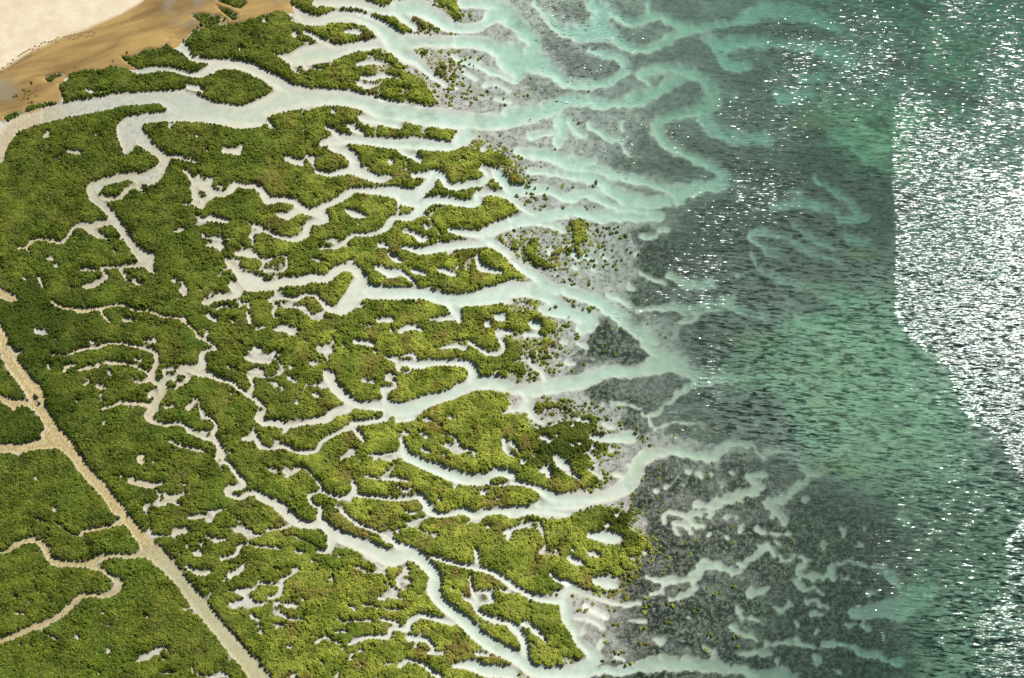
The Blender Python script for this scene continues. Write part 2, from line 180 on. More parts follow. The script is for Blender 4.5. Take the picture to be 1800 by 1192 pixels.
# dense shrub cover: closed outlines, survey units (None) or sheet units
MARSH = [
(None, "-600,330 -4,300 2,275 10,250 28,232 75,212 150,198 215,184 300,172 375,198 450,200 510,175 600,172 660,190 720,205 800,222 812,240 800,252 830,262 850,262 880,268 905,285 905,300 925,320 900,335 895,355 922,370 900,385 880,390 868,400 885,428 900,450 925,475 928,488 900,495 862,510 840,520 880,532 905,545 940,548 965,560 980,570 975,585 950,592 935,600 922,612 916,630 925,650 928,668 915,674 900,670 880,680 895,705 905,728 925,732 930,750 955,752 985,742 1018,735 1035,725 1057,735 1050,755 1075,760 1078,770 1040,768 1060,780 1068,790 1050,800 1040,810 1055,840 1045,855 1025,860 985,868 968,876 935,888 915,903 935,905 960,915 1000,912 1015,900 1060,893 1105,893 1115,905 1105,925 1110,935 1140,950 1148,968 1130,975 1110,980 1120,1000 1105,1015 1085,1012 1100,1028 1078,1045 1050,1042 1010,1028 985,1038 960,1040 985,1072 992,1088 1005,1110 1005,1125 1035,1150 1030,1165 1000,1168 955,1175 932,1185 900,1192 900,1400 -600,1400"),
(None, "295,70 308,69 328,72 340,57 343,50 355,47 370,52 378,47 400,44 430,41 437,34 452,31 470,27 487,20 500,22 520,34 510,38 527,43 545,48 580,43 620,41 640,43 655,55 662,65 650,72 680,88 697,92 700,110 715,117 715,130 740,140 755,155 770,185 740,190 700,180 660,168 610,158 560,157 535,158 510,145 480,130 450,117 420,110 375,107 338,102 328,85 300,75"),
((0,0), "405,595 420,640 455,700 450,725 560,720 700,690 880,655 1000,660 1160,640 1300,635 1330,680 1420,715 1580,748 1700,745 1800,715 1990,655 1900,590 1800,545 1700,505 1600,495 1530,510 1430,545 1340,540 1260,510 1180,500 1060,495 1000,515 940,500 870,470 780,465 720,490 600,500 530,510 480,530 490,560"),
((0,0), "35,835 90,800 165,790 220,745 330,725 440,720 430,745 300,770 190,795 150,845 60,850"),
((0,0), "300,580 330,545 420,520 480,530 400,560 360,600"),
((0,0), "840,410 920,400 960,385 1040,350 1120,350 1180,310 1240,330 1300,370 1340,425 1460,430 1515,465 1440,505 1370,525 1290,505 1220,480 1060,480 1020,490 960,495 900,455"),
((0,0), "1345,120 1400,105 1480,110 1590,130 1600,170 1540,180 1490,185 1470,210 1400,195 1410,160"),
((0,0), "1520,55 1600,75 1675,110 1670,150 1630,150 1560,90"),
((0,0), "1530,20 1620,-30 1700,-10 1740,35 1690,75 1620,60"),
((1,0), "240,10 270,-60 410,-60 400,15 560,50 700,50 800,60 800,80 760,95 700,85 560,90 550,105 470,125 350,85 250,40"),
((1,0), "800,85 900,100 1000,140 1040,180 1120,215 1040,235 980,200 930,170 840,125 800,110"),
((1,0), "1090,115 1160,110 1200,140 1280,165 1340,195 1400,220 1260,218 1150,215 1100,150"),
((1,0), "780,-60 1070,-60 1000,40 920,50 850,35 780,0"),
((1,0), "1240,-60 1400,-60 1430,40 1420,90 1440,130 1410,140 1380,90 1320,40"),
((1,0), "1150,355 1210,355 1215,385 1160,380"), ((1,0), "1180,455 1225,455 1230,475 1190,475"),
((1,0), "1260,430 1330,440 1350,500 1390,560 1360,590 1280,540 1240,490 1300,490"), ((1,0), "1360,405 1400,400 1405,460 1380,465"), ((1,0), "1150,560 1210,540 1230,590 1190,600"),
((2,1), "180,375 240,385 310,430 260,435 200,400"), ((2,1), "405,365 480,350 550,380 520,420 540,490 470,530 500,570 490,640 440,570 430,480 430,410"),
((2,1), "130,490 180,500 195,560 170,610 230,640 330,680 330,710 260,700 180,690 100,610 80,540 130,540"), ((2,1), "300,545 350,560 330,610 270,605"), ((2,1), "380,530 430,575 410,590 385,560"), ((2,1), "0,480 50,490 45,570 0,560"),
((2,1), "0,920 60,925 60,955 0,955"), ((2,1), "100,905 200,910 220,935 100,940"), ((2,1), "415,915 450,910 455,950 420,950"),
((2,2), "150,460 250,430 330,440 440,500 470,545 430,560 370,500 250,500 200,520"), ((2,2), "130,60 160,70 190,140 175,160 130,110"), ((2,2), "190,20 260,0 330,30 250,60 260,130 220,140"), ((2,2), "20,520 100,540 105,610 20,640"),
((2,2), "550,1000 560,960 600,960 640,990 600,1030"),
]
# bare mud or sand inside the marsh that is no creek: holes, sheet units
HOLES = [
((1,0), "110,372 160,385 240,380 280,350 340,320 420,310 480,315 540,325 640,312 740,290 860,285 900,340 760,365 690,370 600,405 500,440 400,460 300,470 255,470 200,430"),
((1,0), "705,568 740,570 780,585 850,585 865,605 820,620 800,640 710,600"),
]
# small islets standing in creeks
ISLETS = [
((0,1), "705,160 740,120 850,90 930,75 935,105 880,130 850,180 810,200 740,180"), ((0,1), "1400,155 1430,150 1452,185 1430,198 1405,180"), ((0,1), "1420,55 1445,50 1460,75 1435,82"),
((1,2), "655,535 720,510 800,505 890,515 895,545 800,560 720,578 680,570"), ((1,2), "655,655 690,655 705,690 670,685"), ((1,2), "30,480 60,482 58,500 32,500"), ((1,2), "1650,985 1740,965 1780,995 1700,1028 1655,1015"),
((0,2), "1240,250 1300,260 1300,300 1250,305"), ((0,2), "1175,310 1200,292 1255,320 1240,340 1190,345"), ((0,2), "1310,232 1345,235 1335,260"), ((0,2), "1160,225 1230,220 1265,240 1190,255"), ((0,2), "230,390 260,390 290,460 270,465"), ((0,2), "1535,840 1560,842 1555,865 1537,862"),
((1,3), "1578,600 1610,598 1615,640 1585,645"), ((0,1), "885,745 930,750 945,790 900,785"),
((2,3), "90,840 120,835 160,900 250,960 200,960 120,900"),
]
# low shoals of drowned turf standing up in the channels
SHOALS = [
((2,1), "305,880 340,870 400,900 480,940 560,950 630,975 640,1005 560,1000 480,985 420,970 360,925"), ((2,3), "1270,1150 1400,1130 1480,1160 1470,1230 1270,1230"), ((2,3), "1500,1165 1600,1160 1700,1230 1500,1230"),
((2,2), "0,390 60,400 80,430 40,470 0,465"), ((2,1), "0,905 120,900 220,920 260,950 200,970 100,960 0,960"), ((2,3), "470,800 510,785 560,820 600,870 560,900 510,840"), ((2,3), "480,900 540,885 600,920 590,975 520,940"),
]
# seagrass meadows: under the sand channels, and patches lying over the sand
MEADOW = [
(None, "1090,1020 1150,985 1165,950 1130,900 1110,860 1120,830 1180,795 1260,805 1340,795 1400,800 1420,830 1450,840 1510,860 1550,890 1570,930 1600,980 1600,1040 1560,1060 1590,1100 1620,1150 1640,1400 1000,1400 1050,1170 1100,1140 1080,1080"),
(None, "1040,690 1080,665 1180,650 1215,665 1250,680 1350,680 1400,700 1420,740 1440,780 1350,770 1280,775 1180,770 1120,760 1060,720"),
(None, "1200,580 1220,630 1270,645 1380,650 1430,620 1400,590 1350,560 1280,540"),
(None, "1000,640 1060,570 1110,585 1155,625 1120,640 1000,660"),
(None, "1130,420 1200,380 1330,330 1420,350 1560,330 1575,520 1480,560 1380,520 1330,560 1230,540 1150,560 1100,500"),
(None, "1180,230 1250,250 1330,300 1450,270 1560,290 1570,400 1450,360 1330,320"),
]
PATCHES = [
((2,0), "280,40 400,20 520,40 560,100 570,140 500,165 400,110"), ((2,0), "690,10 780,10 920,90 860,115 760,70"), ((2,0), "940,180 980,140 1100,140 1190,175 1080,210 1000,230"), ((2,0), "780,200 850,200 960,250 1000,290 920,330 850,280"),
((2,0), "480,260 560,255 740,300 700,330 600,330 520,360 470,310"), ((2,0), "200,180 300,200 420,300 480,370 620,390 720,420 790,480 700,540 560,560 420,550 350,480 300,400 230,330"), ((2,0), "990,-40 1300,-40 1330,60 1600,90 1500,120 1300,150 1150,100 1010,40"),
((2,0), "1350,180 1500,140 1800,160 1900,200 1800,240 1480,240"), ((2,0), "1000,390 1080,310 1250,240 1370,260 1450,350 1500,420 1650,500 1800,430 1850,480 1800,560 1650,700 1500,600 1400,500 1250,440 1100,430 950,460 840,470 790,370"),
((2,0), "90,510 200,560 300,610 440,640 600,640 760,680 680,690 500,670 300,680 180,690 110,600"), ((2,0), "940,740 1000,690 1100,590 1210,530 1330,540 1390,620 1380,720 1300,760 1150,780 1050,800 960,850 900,900"),
((2,0), "1120,850 1250,840 1350,900 1500,960 1650,990 1800,1000 1800,1192 1540,1192 1400,1090 1230,1040 1120,960"), ((2,0), "860,880 960,860 990,960 1080,1060 1230,1120 1330,1192 700,1192 700,1080 850,1090"), ((2,0), "1420,780 1500,640 1800,660 1800,880 1600,900 1450,860"),
((3,0), "0,170 200,160 420,190 480,230 300,250 60,240"), ((3,0), "0,320 200,330 400,400 430,450 300,460 60,420"), ((3,0), "160,820 300,850 480,850 420,950 250,990 180,940"), ((3,0), "150,1020 400,1000 560,1010 640,1080 720,1192 100,1192"), ((3,0), "0,980 120,970 180,1050 60,1120 0,1100"),
((3,0), "650,800 850,790 880,880 720,880"), ((3,0), "830,370 960,370 1080,430 1000,440"), ((3,0), "1040,0 1180,0 1150,60"), ((3,0), "1050,600 1300,560 1450,640 1650,660 1600,720 1400,690"),
((3,2), "340,660 560,680 520,715 400,705"), ((3,2), "570,830 680,830 660,880 580,875"), ((3,2), "890,890 1000,880 1180,900 1240,950 1200,980 1020,960 940,990 900,950"), ((3,2), "1220,800 1400,780 1600,790 1550,830 1400,860 1280,830"), ((3,2), "1080,710 1160,700 1160,750 1060,740"), ((3,2), "780,560 1000,555 1080,590 900,585"), ((3,2), "780,815 900,815 890,850 790,845"),
((3,3), "840,590 880,600 890,625 845,625"), ((3,3), "1150,790 1210,780 1220,840 1160,850"), ((3,3), "1050,20 1180,60 1230,110 1130,120"), ((3,3), "940,170 1150,160 1180,230 980,240"), ((3,1), "880,150 1100,170 1050,260 900,250"),
]
# soft blotches of yellow-green weed on the sea bed: x, y, rx, ry
WEED = [(1440,205,45,22),(1490,560,45,18),(1480,640,80,26),(1440,725,70,28),(1340,600,70,26),(1385,640,55,20),(1520,440,40,16),(1455,500,50,18),(1480,820,60,22)]
# bare pale drift lines (dried salt and shell) along banks, sheet units
SALT = {
(1,0): "700,98,10 750,110,12 800,125,16 850,150,18 920,172,16; 820,690,8 900,712,8 1000,725,9 1080,742,9 1150,755,9 1250,762,9; 980,205,14 1020,200,12; 1310,755,14 1380,762,12; 1200,235,22; 1390,622,12 1430,628,12",
(1,1): "1230,15,12 1290,18,12 1330,40,10; 1690,515,12 1740,525,12",
(2,1): "0,655,20 60,685,18; 90,640,18 130,650,18",
(2,3): "520,690,30 600,720,36 650,760,30; 360,525,25 430,530,20; 1290,885,20 1350,880,20 1420,905,28 1500,935,24; 1560,920,16 1620,915,14 1690,925,10; 600,480,12 690,475,14 740,500,12; 20,810,20 80,815,20; 660,860,12; 1600,970,20",
(1,2): "1420,165,16 1480,165,18 1530,180,18; 1680,905,16 1720,925,16",
(1,3): "1030,255,18 1080,275,18 1120,300,14",
}
PIECE_LABEL = {}
# what each piece of marsh looks like, found by a point inside it
PIECES = [
(790,10,"ragged brownish marsh strip hanging from the top edge over white water"),
(540,10,"narrow green marsh strip along the top edge beside the brown creek head"),
(676,2,"small brownish marsh patch cut by the top edge between two pale channels"),
(440,70,"large dark green upper marsh below the beach around the pale sandy pond"),
(600,48,"oval marsh lobe with a bare hole at the top of the pale pond"),
(290,105,"diamond shaped dark green island touching the beach between two small creeks"),
(250,150,"long green island between the beach and the main pale channel"),
(710,165,"pointed fading marsh tip above the main pale channel"),
(100,320,"broad dark green marsh at the left edge below the ochre creek mouth"),
(470,280,"wide green marsh under the main channel with the pale notch at its left"),
(780,237,"small fading marsh tip at the end of the long upper spit"),
(680,275,"hook shaped marsh piece between two whitish side creeks"),
(815,285,"fading marsh finger right of the hook shaped piece"),
(300,400,"tall marsh block between the winding left creek and the star shaped pan"),
(480,430,"marsh block with bare pans between the looping creek and wide cream channel"),
(820,380,"ragged marsh finger pointing right above the forked white creek"),
(515,400,"small rounded lobe inside the bend of the looping creek"),
(1018,405,"isolated upright green clump standing far out on the grey flat"),
(750,450,"marsh finger with four pale pans above the widest middle channel"),
(130,455,"left marsh block below the thin ochre creek with short winding pans"),
(590,505,"boot shaped island in the bend of the wide cream channel"),
(455,545,"marsh neck just left of the boot shaped island"),
(336,545,"small marsh wedge between the end of the wide creek and thin ochre creek"),
(350,850,"longest marsh block running down along the right side of the straight ditch"),
(620,580,"large pale olive marsh full of bare spots in the middle"),
(750,670,"bright green oval island above the central pale channel"),
(20,670,"dark green sliver left of the ditch at the left edge"),
(440,800,"long winding marsh piece right of the branching cream creek"),
(850,760,"big marsh with white pans and a dark olive patch at its right end"),
(35,750,"dark rounded marsh between two ochre side ditches at the left edge"),
(570,750,"slim curved island under the central pale channel"),
(472,770,"small lobe at the left end of the slim curved island"),
(100,860,"left edge marsh block below the ochre cross ditch"),
(580,900,"narrow tongue shaped island between two joining cream creeks"),
(900,970,"big lower marsh with round white pans at its right tip"),
(70,1020,"left edge marsh enclosed by the looping ochre creek"),
(220,1100,"bottom left corner marsh left of the straight ditch"),
(800,1040,"wedge shaped island right of the lower bending channel"),
(862,1020,"small lobe above the square white pan"),
(960,1070,"reddish olive island beside the pale creek near the bottom"),
(470,1040,"small marsh patch among bare loops right of the ditch"),
(467,1085,"tiny marsh patch below the bare loops right of the ditch"),
(875,1112,"dark slim island between two channels near the bottom"),
(640,1105,"small marsh strip between thin cream creeks near the bottom"),
(411,8,"dark round shrub patch at the top edge by the beach"),
(375,33,"dark shrub patches on the wet sand at the head of the top creek"),
(430,150,"pointed right half of the long island below the beach"),
(357,340,"tiny round islet inside the star shaped pan"),
(934,530,"tiny low clump on the shoal in the wide pale channel"),
(999,438,"tiny clump between the comma shaped clump and the isolated upright one"),
(690,42,"thin slanting marsh strip with a white edge near the top"),
(748,44,"small brown marsh strip in the middle of the top pale water"),
(811,340,"slim fading marsh strip between two white creeks"),
(205,331,"leaf shaped islet in the bend of the left creek"),
(938,440,"comma shaped green clump on the grey flat"),
(777,123,"small dark clump on grey mud right of the upper marsh"),
(971,714,"curved sparse shrub strip above the dark olive patch"),
(960,605,"small green clump on mud beside the white pans"),
(979,443,"small round clump right of the comma shaped one"),
(937,622,"narrow clump at the marsh tip beside the small green clump"),
(905,429,"small clump left of the comma shaped one"),
(746,92,"tiny round clump in the pale water right of the pond mouth"),
(796,109,"tiny upright clump just above the small dark clump on mud"),
(851,1050,"tiny islet inside the square white pan"),
(64,698,"tiny sliver of shrubs standing in the ditch")]
# ------------------------------------------------------------------ helpers
rng = np.random.default_rng(7)
C = scene.collection
sm = lambda a, b, x: (lambda t: t * t * (3 - 2 * t))(np.clip((x - a) / (b - a), 0, 1))

def vnoise(x, y, scale, seed):
    """smooth lattice noise in 0..1"""
    x, y = x / scale, y / scale
    xi, yi = np.floor(x).astype(np.int64), np.floor(y).astype(np.int64)
    fx, fy = x - xi, y - yi
    fx, fy = fx * fx * (3 - 2 * fx), fy * fy * (3 - 2 * fy)
    tab = np.random.default_rng(seed).random(65536)
    h = lambda i, j: tab[((i * 73856093) ^ (j * 19349663)) & 65535]
    return (h(xi, yi) * (1 - fx) + h(xi + 1, yi) * fx) * (1 - fy) + (h(xi, yi + 1) * (1 - fx) + h(xi + 1, yi + 1) * fx) * fy

def fnoise(x, y, scale, seed, octs=3):
    a, amp, tot = 0, 1.0, 0
    for k in range(octs):
        a = a + amp * vnoise(x, y, scale / 2 ** k, seed + k); tot += amp; amp *= 0.5
    return a / tot - 0.5

# survey raster
STEP, U0, V0, U1, V1 = 2.0, -180.0, -180.0, 1980.0, 1372.0
UU, VV = np.meshgrid(np.arange(U0, U1 + 1, STEP), np.arange(V0, V1 + 1, STEP))
FAR = 50.0

def to_units(sheet, x, y):
    return (x, y) if sheet is None else (450 * sheet[0] + x / 4, 298 * sheet[1] + y / 4)

def seg(S, a, b, ra, rb):
    pad = FAR + max(ra, rb)
    i0 = max(0, int((min(a[0], b[0]) - pad - U0) / STEP)); i1 = int((max(a[0], b[0]) + pad - U0) / STEP) + 1
    j0 = max(0, int((min(a[1], b[1]) - pad - V0) / STEP)); j1 = int((max(a[1], b[1]) + pad - V0) / STEP) + 1
    if i1 <= 0 or j1 <= 0: return
    x, y = UU[j0:j1, i0:i1], VV[j0:j1, i0:i1]
    if x.size == 0: return
    dx, dy = b[0] - a[0], b[1] - a[1]
    L = dx * dx + dy * dy
    t = np.clip(((x - a[0]) * dx + (y - a[1]) * dy) / L, 0, 1) if L > 0 else 0 * x
    d = np.hypot(x - a[0] - t * dx, y - a[1] - t * dy) - (ra + (rb - ra) * t)
    np.minimum(S[j0:j1, i0:i1], d, out=S[j0:j1, i0:i1])

def smooth_chain(p):
    """Catmull-Rom through the stations"""
    if len(p) < 3: return p
    q = [p[0]] + p + [p[-1]]
    out = []
    for k in range(1, len(q) - 2):
        a, b, c, d = (np.array(q[k + m]) for m in (-1, 0, 1, 2))
        for t in (0, 1 / 3, 2 / 3):
            out.append(0.5 * (2 * b + (c - a) * t + (2 * a - 5 * b + 4 * c - d) * t * t + (3 * b - a - 3 * c + d) * t ** 3))
    out.append(np.array(p[-1]))
    return out

def chains(tab, grow=0.0):
    S = np.full(UU.shape, FAR)
    for sheet, text in tab.items():
        for ch in text.split(';'):
            st_ = [tuple(float(k) for k in w.split(',')) for w in ch.split()]
            p = [np.array((*to_units(sheet, s[0], s[1]), s[2] / 8 + grow)) for s in st_]
            p = smooth_chain(p)
            if len(p) == 1: p = [p[0], p[0] + np.array((0.1, 0, 0))]
            for a, b in zip(p[:-1], p[1:]):
                seg(S, a, b, a[2], b[2])
    return S

def outline(sheet, text):
    return [to_units(sheet, *(float(k) for k in w.split(','))) for w in text.split()]

def region(polys):
    """signed distance to the union of outlines, negative inside"""
    S = np.full(UU.shape, FAR)
    for sheet, text in polys:
        p = outline(sheet, text)
        E = np.full(UU.shape, FAR); ins = np.zeros(UU.shape, bool)
        for a, b in zip(p, p[1:] + p[:1]):
            seg(E, a, b, 0, 0)
            if a[1] != b[1]:
                c = (a[1] > VV) != (b[1] > VV)
                ins ^= c & (UU < (b[0] - a[0]) * (VV - a[1]) / (b[1] - a[1]) + a[0])
        S = np.minimum(S, np.where(ins, -E, E))
    return S

S_creek = chains(CREEKS, 1.1)
S_ochre = chains(OCHRE, 0.5)
S_open = np.minimum(np.minimum(S_creek, S_ochre), region(HOLES))
S_islet = region(ISLETS)
S_marsh = region(MARSH)
S_shoal = region(SHOALS)
S_salt = chains(SALT)
S_meadow = region(MEADOW)
S_patch = region(PATCHES)
S_emerald = region([(None, "1400,570 1480,540 1560,560 1620,640 1680,740 1720,850 1820,900 1820,1400 1630,1400 1600,1060 1610,960 1570,880 1480,820 1420,770 1400,690 1330,662 1290,660 1400,610"), (None, "1480,190 1560,170 1600,200 1570,290 1520,290 1470,240")])
BEACH = [(None, "-600,230 5,215 60,200 110,180 115,140 200,125 240,126 300,95 340,60 375,50 400,62 430,50 470,32 520,25 512,0 512,-400 -600,-400")]
S_beach = region(BEACH)

rag = fnoise(UU, VV, 26, 11, 3) * 7.0 + fnoise(UU, VV, 7, 15, 2) * 3.0       # ragged banks
veg = np.minimum(S_open + np.minimum(rag * 0.45, 0.3), -(S_marsh + rag * 0.9))                # >0 inside the marsh
veg0 = np.maximum(veg, -(S_islet + rag * 0.15))                               # the marsh without its small gaps
# bare spots in the turf, thickest in the middle of the marsh
bare = fnoise(UU * 0.8, VV * 1.3, 26, 31, 4)
baremask = np.exp(-(((UU - 560) / 340) ** 2 + ((VV - 660) / 330) ** 2)) + 0.8 * np.exp(-(((UU - 420) / 160) ** 2 + ((VV - 1080) / 140) ** 2)) + 0.45 * np.exp(-(((UU - 960) / 140) ** 2 + ((VV - 900) / 200) ** 2))
tR = (UU - np.interp(VV, [-180, 0, 150, 250, 400, 500, 600, 700, 800, 950, 1050, 1192, 1372], [600, 640, 740, 830, 900, 930, 940, 960, 1070, 1150, 1090, 1000, 950])) / 500.0
fringe = sm(-0.36, 0.0, tR)
baremask = np.maximum(baremask, 0.75 * fringe)
bare_d = (0.335 - 0.125 * baremask - bare) * 50.0
veg = np.minimum(veg - fringe * np.clip(6 * fnoise(UU, VV, 7, 17, 2) + 3 * fnoise(UU, VV, 18, 19, 2), -0.5, 6), bare_d)
# hairline runnels
hair = np.abs(fnoise(UU * 0.8 + 40 * fnoise(UU, VV, 50, 24, 3), VV * 1.25 + 40 * fnoise(UU, VV, 50, 28, 3), 64, 23, 2)) * 160 - 2.2 + 60 * np.clip(0.05 - fnoise(UU, VV, 90, 27, 2), 0, 1)
veg = np.where(UU > 250, np.minimum(veg, hair), veg)
veg = np.maximum(veg, -(S_islet + rag * 0.15))
veg = np.where(S_beach < -8, np.minimum(veg, -(S_marsh + rag * 0.2)), veg)
open_d = np.minimum(S_open, S_open + rag * 0.25)
open_d = np.maximum(open_d, -S_shoal)

def sample(F, u, v):
    u = np.clip((u - U0) / STEP, 0, F.shape[1] - 1.001); v = np.clip((v - V0) / STEP, 0, F.shape[0] - 1.001)
    i, j = u.astype(int), v.astype(int); fu, fv = u - i, v - j
    return (F[j, i] * (1 - fu) + F[j, i + 1] * fu) * (1 - fv) + (F[j + 1, i] * (1 - fu) + F[j + 1, i + 1] * fu) * fv

EDGE_V = [-180, 0, 150, 250, 400, 500, 600, 700, 800, 950, 1050, 1192, 1372]
EDGE_U = [740, 790, 810, 850, 900, 930, 940, 960, 1070, 1150, 1090, 1000, 950]
def seaward(u, v):
    return (u - np.interp(v, EDGE_V, EDGE_U)) / 500.0

def height(x, y, extra=False):
    """bed level and the bed's make-up at ground points"""
    u, w = survey(x, np.clip(y, -84, 106))
    V, B = sample(veg, u, w), sample(S_beach, u, w)
    t = seaward(u, w)
    k = np.clip(t * 2.5 + 0.15, 0.05, 1)
    wu_, ww_ = u + k * (16 * fnoise(u, w, 46, 401, 3) + 8 * fnoise(u, w, 13, 405, 2)), w + k * (14 * fnoise(u, w, 46, 411, 3) + 7 * fnoise(u, w, 13, 415, 2))
    O = sample(open_d, wu_, ww_) + np.clip(t * 3 + 0.3, 0, 1) * (7 + 6 * sm(740, 860, w)) * fnoise(u, w, 9, 421, 2) - 1.0 * sm(-0.1, 0.1, t) * sm(640, 520, w) - 1.2 * sm(0, 0.2, t) * sm(760, 860, w)
    tt = np.clip(t, 0, 2.2)
    flat = -(0.12 + 0.35 * tt + 0.50 * tt ** 2) + 0.06 * fnoise(x, y, 7.0, 51, 3)
    soft = 1.3 + 3.2 * np.clip(t + 0.1, 0, 1.2) * (0.35 + 0.65 * sm(1300, 800, w))
    sand = sm(soft, -soft, O + fnoise(u, w, 22, 61, 3) * soft * 1.3) * (1 - 0.30 * sm(0.10, 0.6, t) * sm(700, 900, w)) * (0.82 + 0.36 * (fnoise(u, w, 30, 65, 3) + 0.5))
    sand = np.clip(sand * (1 - 0.25 * sm(1280, 1400, u) * sm(800, 600, w)), 0, 1)
    deep = 0.05 + (0.07 + 0.10 * sm(550, 800, u)) * sm(0, 7, -O) + 0.30 * np.clip(tt, 0, 1) + 0.16 * sm(3, 16, -O) * sm(330, 230, w) * sm(150, 380, u) + 0.12 * sm(2, 12, -O) * sm(420, 760, u)
    land = sm(-2.0, 2.5, V)
    inner = np.where(t < 0.02, sm(1.5, -1.0, O), sand)
    z = np.where(t < 0, -0.01 + 0.05 * fnoise(x, y, 5.0, 57, 2), flat)
    z = z - inner * deep
    z = z + land * (0.30 + 0.45 * (fnoise(x, y, 3.2, 451, 2) + 0.3) * sm(2, 10, V) - z)
    ochre = sm(2.0, -1.0, sample(S_ochre, u, w) + 1.0)
    ochre = np.maximum(ochre, 0.6 * inner * sm(170, 40, u) * sm(330, 260, w))
    ochre = np.maximum(ochre, 0.6 * inner * sm(470, 200, u) * sm(480, 640, w))
    ochre = np.maximum(ochre, 0.45 * inner * sm(560, 230, u) * sm(200, 300, w) * sm(9, 4, -O))
    ochre = ochre * (1 - 0.55 * sm(930, 1020, w) * sm(150, 250, u))
    z = np.where((ochre > 0.5) & (land < 0.3) & (w < 960), z * 0.3 + 0.03, z)
    # beach
    bz = 0.10 + 0.020 * np.clip(-B, 0, 400) + 0.045 * np.clip((150 - w) * 0.5 + (260 - u) * 0.3, 0, 200) * 0.12
    bw = sm(3.0, -6.0, B) * (1 - land)
    z = z + bw * (bz - z)
    if not extra: return z
    mud = (1 - 0.3 * sm(0.45, 1.05, t + 0.2 * fnoise(u, w, 60, 71, 2))) * sm(-0.25, 0.02, t + 0.1) + 0.0
    mud = np.where(t < -0.05, sm(-0.5, 2.5, O) * (0.62 + 0.33 * sm(-0.3, -0.1, t)), mud * (1 - sand))
    mud = np.maximum(mud, 0.5 * inner * sm(430, 220, u) * sm(-0.02, -0.1, t))
    mud = np.maximum(mud, 0.45 * sm(-6, 1, O) * sm(6, 1, O) * sm(350, 500, u) * np.where(t < 0, 1, 0))
    wob = fnoise(u, w, 40, 81, 4)
    soft2 = 5 + 8 * np.clip(t, 0, 1)
    g = sm(soft2, -soft2, sample(S_meadow, wu_, ww_) + wob * 75 + 14 * fnoise(u, w, 10, 431, 2)) * (1 - sand * 0.95)
    g = np.maximum(g, (0.92 - 0.45 * sm(330, 220, w) * sm(1450, 1250, u)) * sm(soft2, -soft2, sample(S_patch, wu_, ww_) + wob * 12 + 8 * fnoise(u, w, 9, 433, 2)))
    g = g * np.where(t > -0.1, 1, 0) * (1 - land) * np.clip(0.92 + 1.1 * fnoise(u * 0.8, w * 1.6, 44, 437, 4) + 0.25 * sm(1250, 1500, u), 0.35, 1)
    g = np.maximum(g, 0.8 * (1 - sand) * (1 - land) * sm(740, 900, w) * sm(-0.12, 0.30, t + 0.55 * fnoise(u, w, 44, 435, 4)))
    weed = 0 * u
    for (a, b, rx, ry) in WEED:
        weed = np.maximum(weed, np.exp(-((u - a) / rx) ** 2 - ((w - b) / ry) ** 2))
    weed = 0.6 * sm(0.35, 0.9, weed + 1.3 * fnoise(u, w, 9, 91, 3))
    salt = 0.9 * sm(1.0, -1.2, sample(S_salt, u, w) + 9 * fnoise(u, w, 6, 95, 2)) * (1 - land) * sm(0.45, 0.1, t)
    dry = bw * sm(-4, 5, (np.interp(u, [-200, 0, 60, 90, 150, 215, 250, 300, 400], [220, 135, 96, 84, 62, 34, 12, -30, -120]) - w) + 6 * fnoise(u, w, 40, 97, 3))
    return z, dict(clean=sm(480, 800, u) * (1 - 0.8 * sm(1000, 1200, u)) * (1 - 0.35 * sm(500, 700, w)), soil=land, sand=inner, ochre=np.clip(ochre, 0, 1) * (1 - land), mud=mud * (1 - land), grass=g, weed=np.maximum(weed, 0.55 * sm(1.5, -2, sample(S_ochre, u, w)) * sm(900, 1030, w) * sm(180, 240, u)) * (1 - land), salt=salt, beach=bw, dry=dry, sea=np.clip(sm(40, -40, sample(S_emerald, wu_, ww_) + 130 * wob + 40 * fnoise(u, w * 2, 22, 441, 3)) + 0.25 * sm(1330, 1480, u) * sm(330, 200, w) + 0.25 * sm(1560, 1650, u), 0, 1) * (1 - g), deep=sm(0.25, 0.75, t + 0.3 * wob) * (1 - sand) * (1 - 0.45 * sm(330, 200, w) * sm(1400, 1200, u)))

# ------------------------------------------------------------------ the pieces of the marsh
# which piece of marsh does each spot stand in: pieces are parted by creeks and narrow necks
H_, W_ = veg.shape
def flood(mask, L_, start, least):
    n = start; m = mask.ravel()
    for s in np.flatnonzero(m):
        if L_[s]: continue
        n += 1; L_[s] = n; todo = [s]; got = [s]
        while todo:
            p = todo.pop(); x_ = p % W_
            for q in ((p - 1) if x_ else -1, (p + 1) if x_ < W_ - 1 else -1, p - W_, p + W_):
                if 0 <= q < m.size and m[q] and not L_[q]:
                    L_[q] = n; todo.append(q); got.append(q)
        if len(got) < least:
            L_[got] = -1
            n -= 1
    return n
NECK = 5.0
frame = (UU > -3) & (UU < 1840) & (VV > -14) & (VV < 1196)
CUTS = [(40,437,-60,440),(268,475,345,575),(95,530,0,520),(325,300,297,285),(355,370,375,430),(375,430,405,460),(268,475,360,530),(560,437,600,470),(360,533,345,565),(383,612,355,640),(405,460,415,480),(352,596,355,640)]
S_cut = np.full(UU.shape, FAR)
for c in CUTS: seg(S_cut, c[:2], c[2:], 0, 0)
frame &= S_cut > 3.0
lab = np.zeros(veg.shape, np.int32)
nlab = flood((veg0 > NECK) & frame, lab.ravel(), 0, 90)
lab[lab < 0] = 0
cell = (veg > -0.8) | (veg0 > -0.8)
for it in range(150):
    grown = lab.copy()
    for ax, sh in ((0, 1), (0, -1), (1, 1), (1, -1)):
        r_ = np.roll(lab, sh, ax); grown = np.where((grown == 0) & cell, r_, grown)
    if (grown == lab).all(): break
    lab = grown
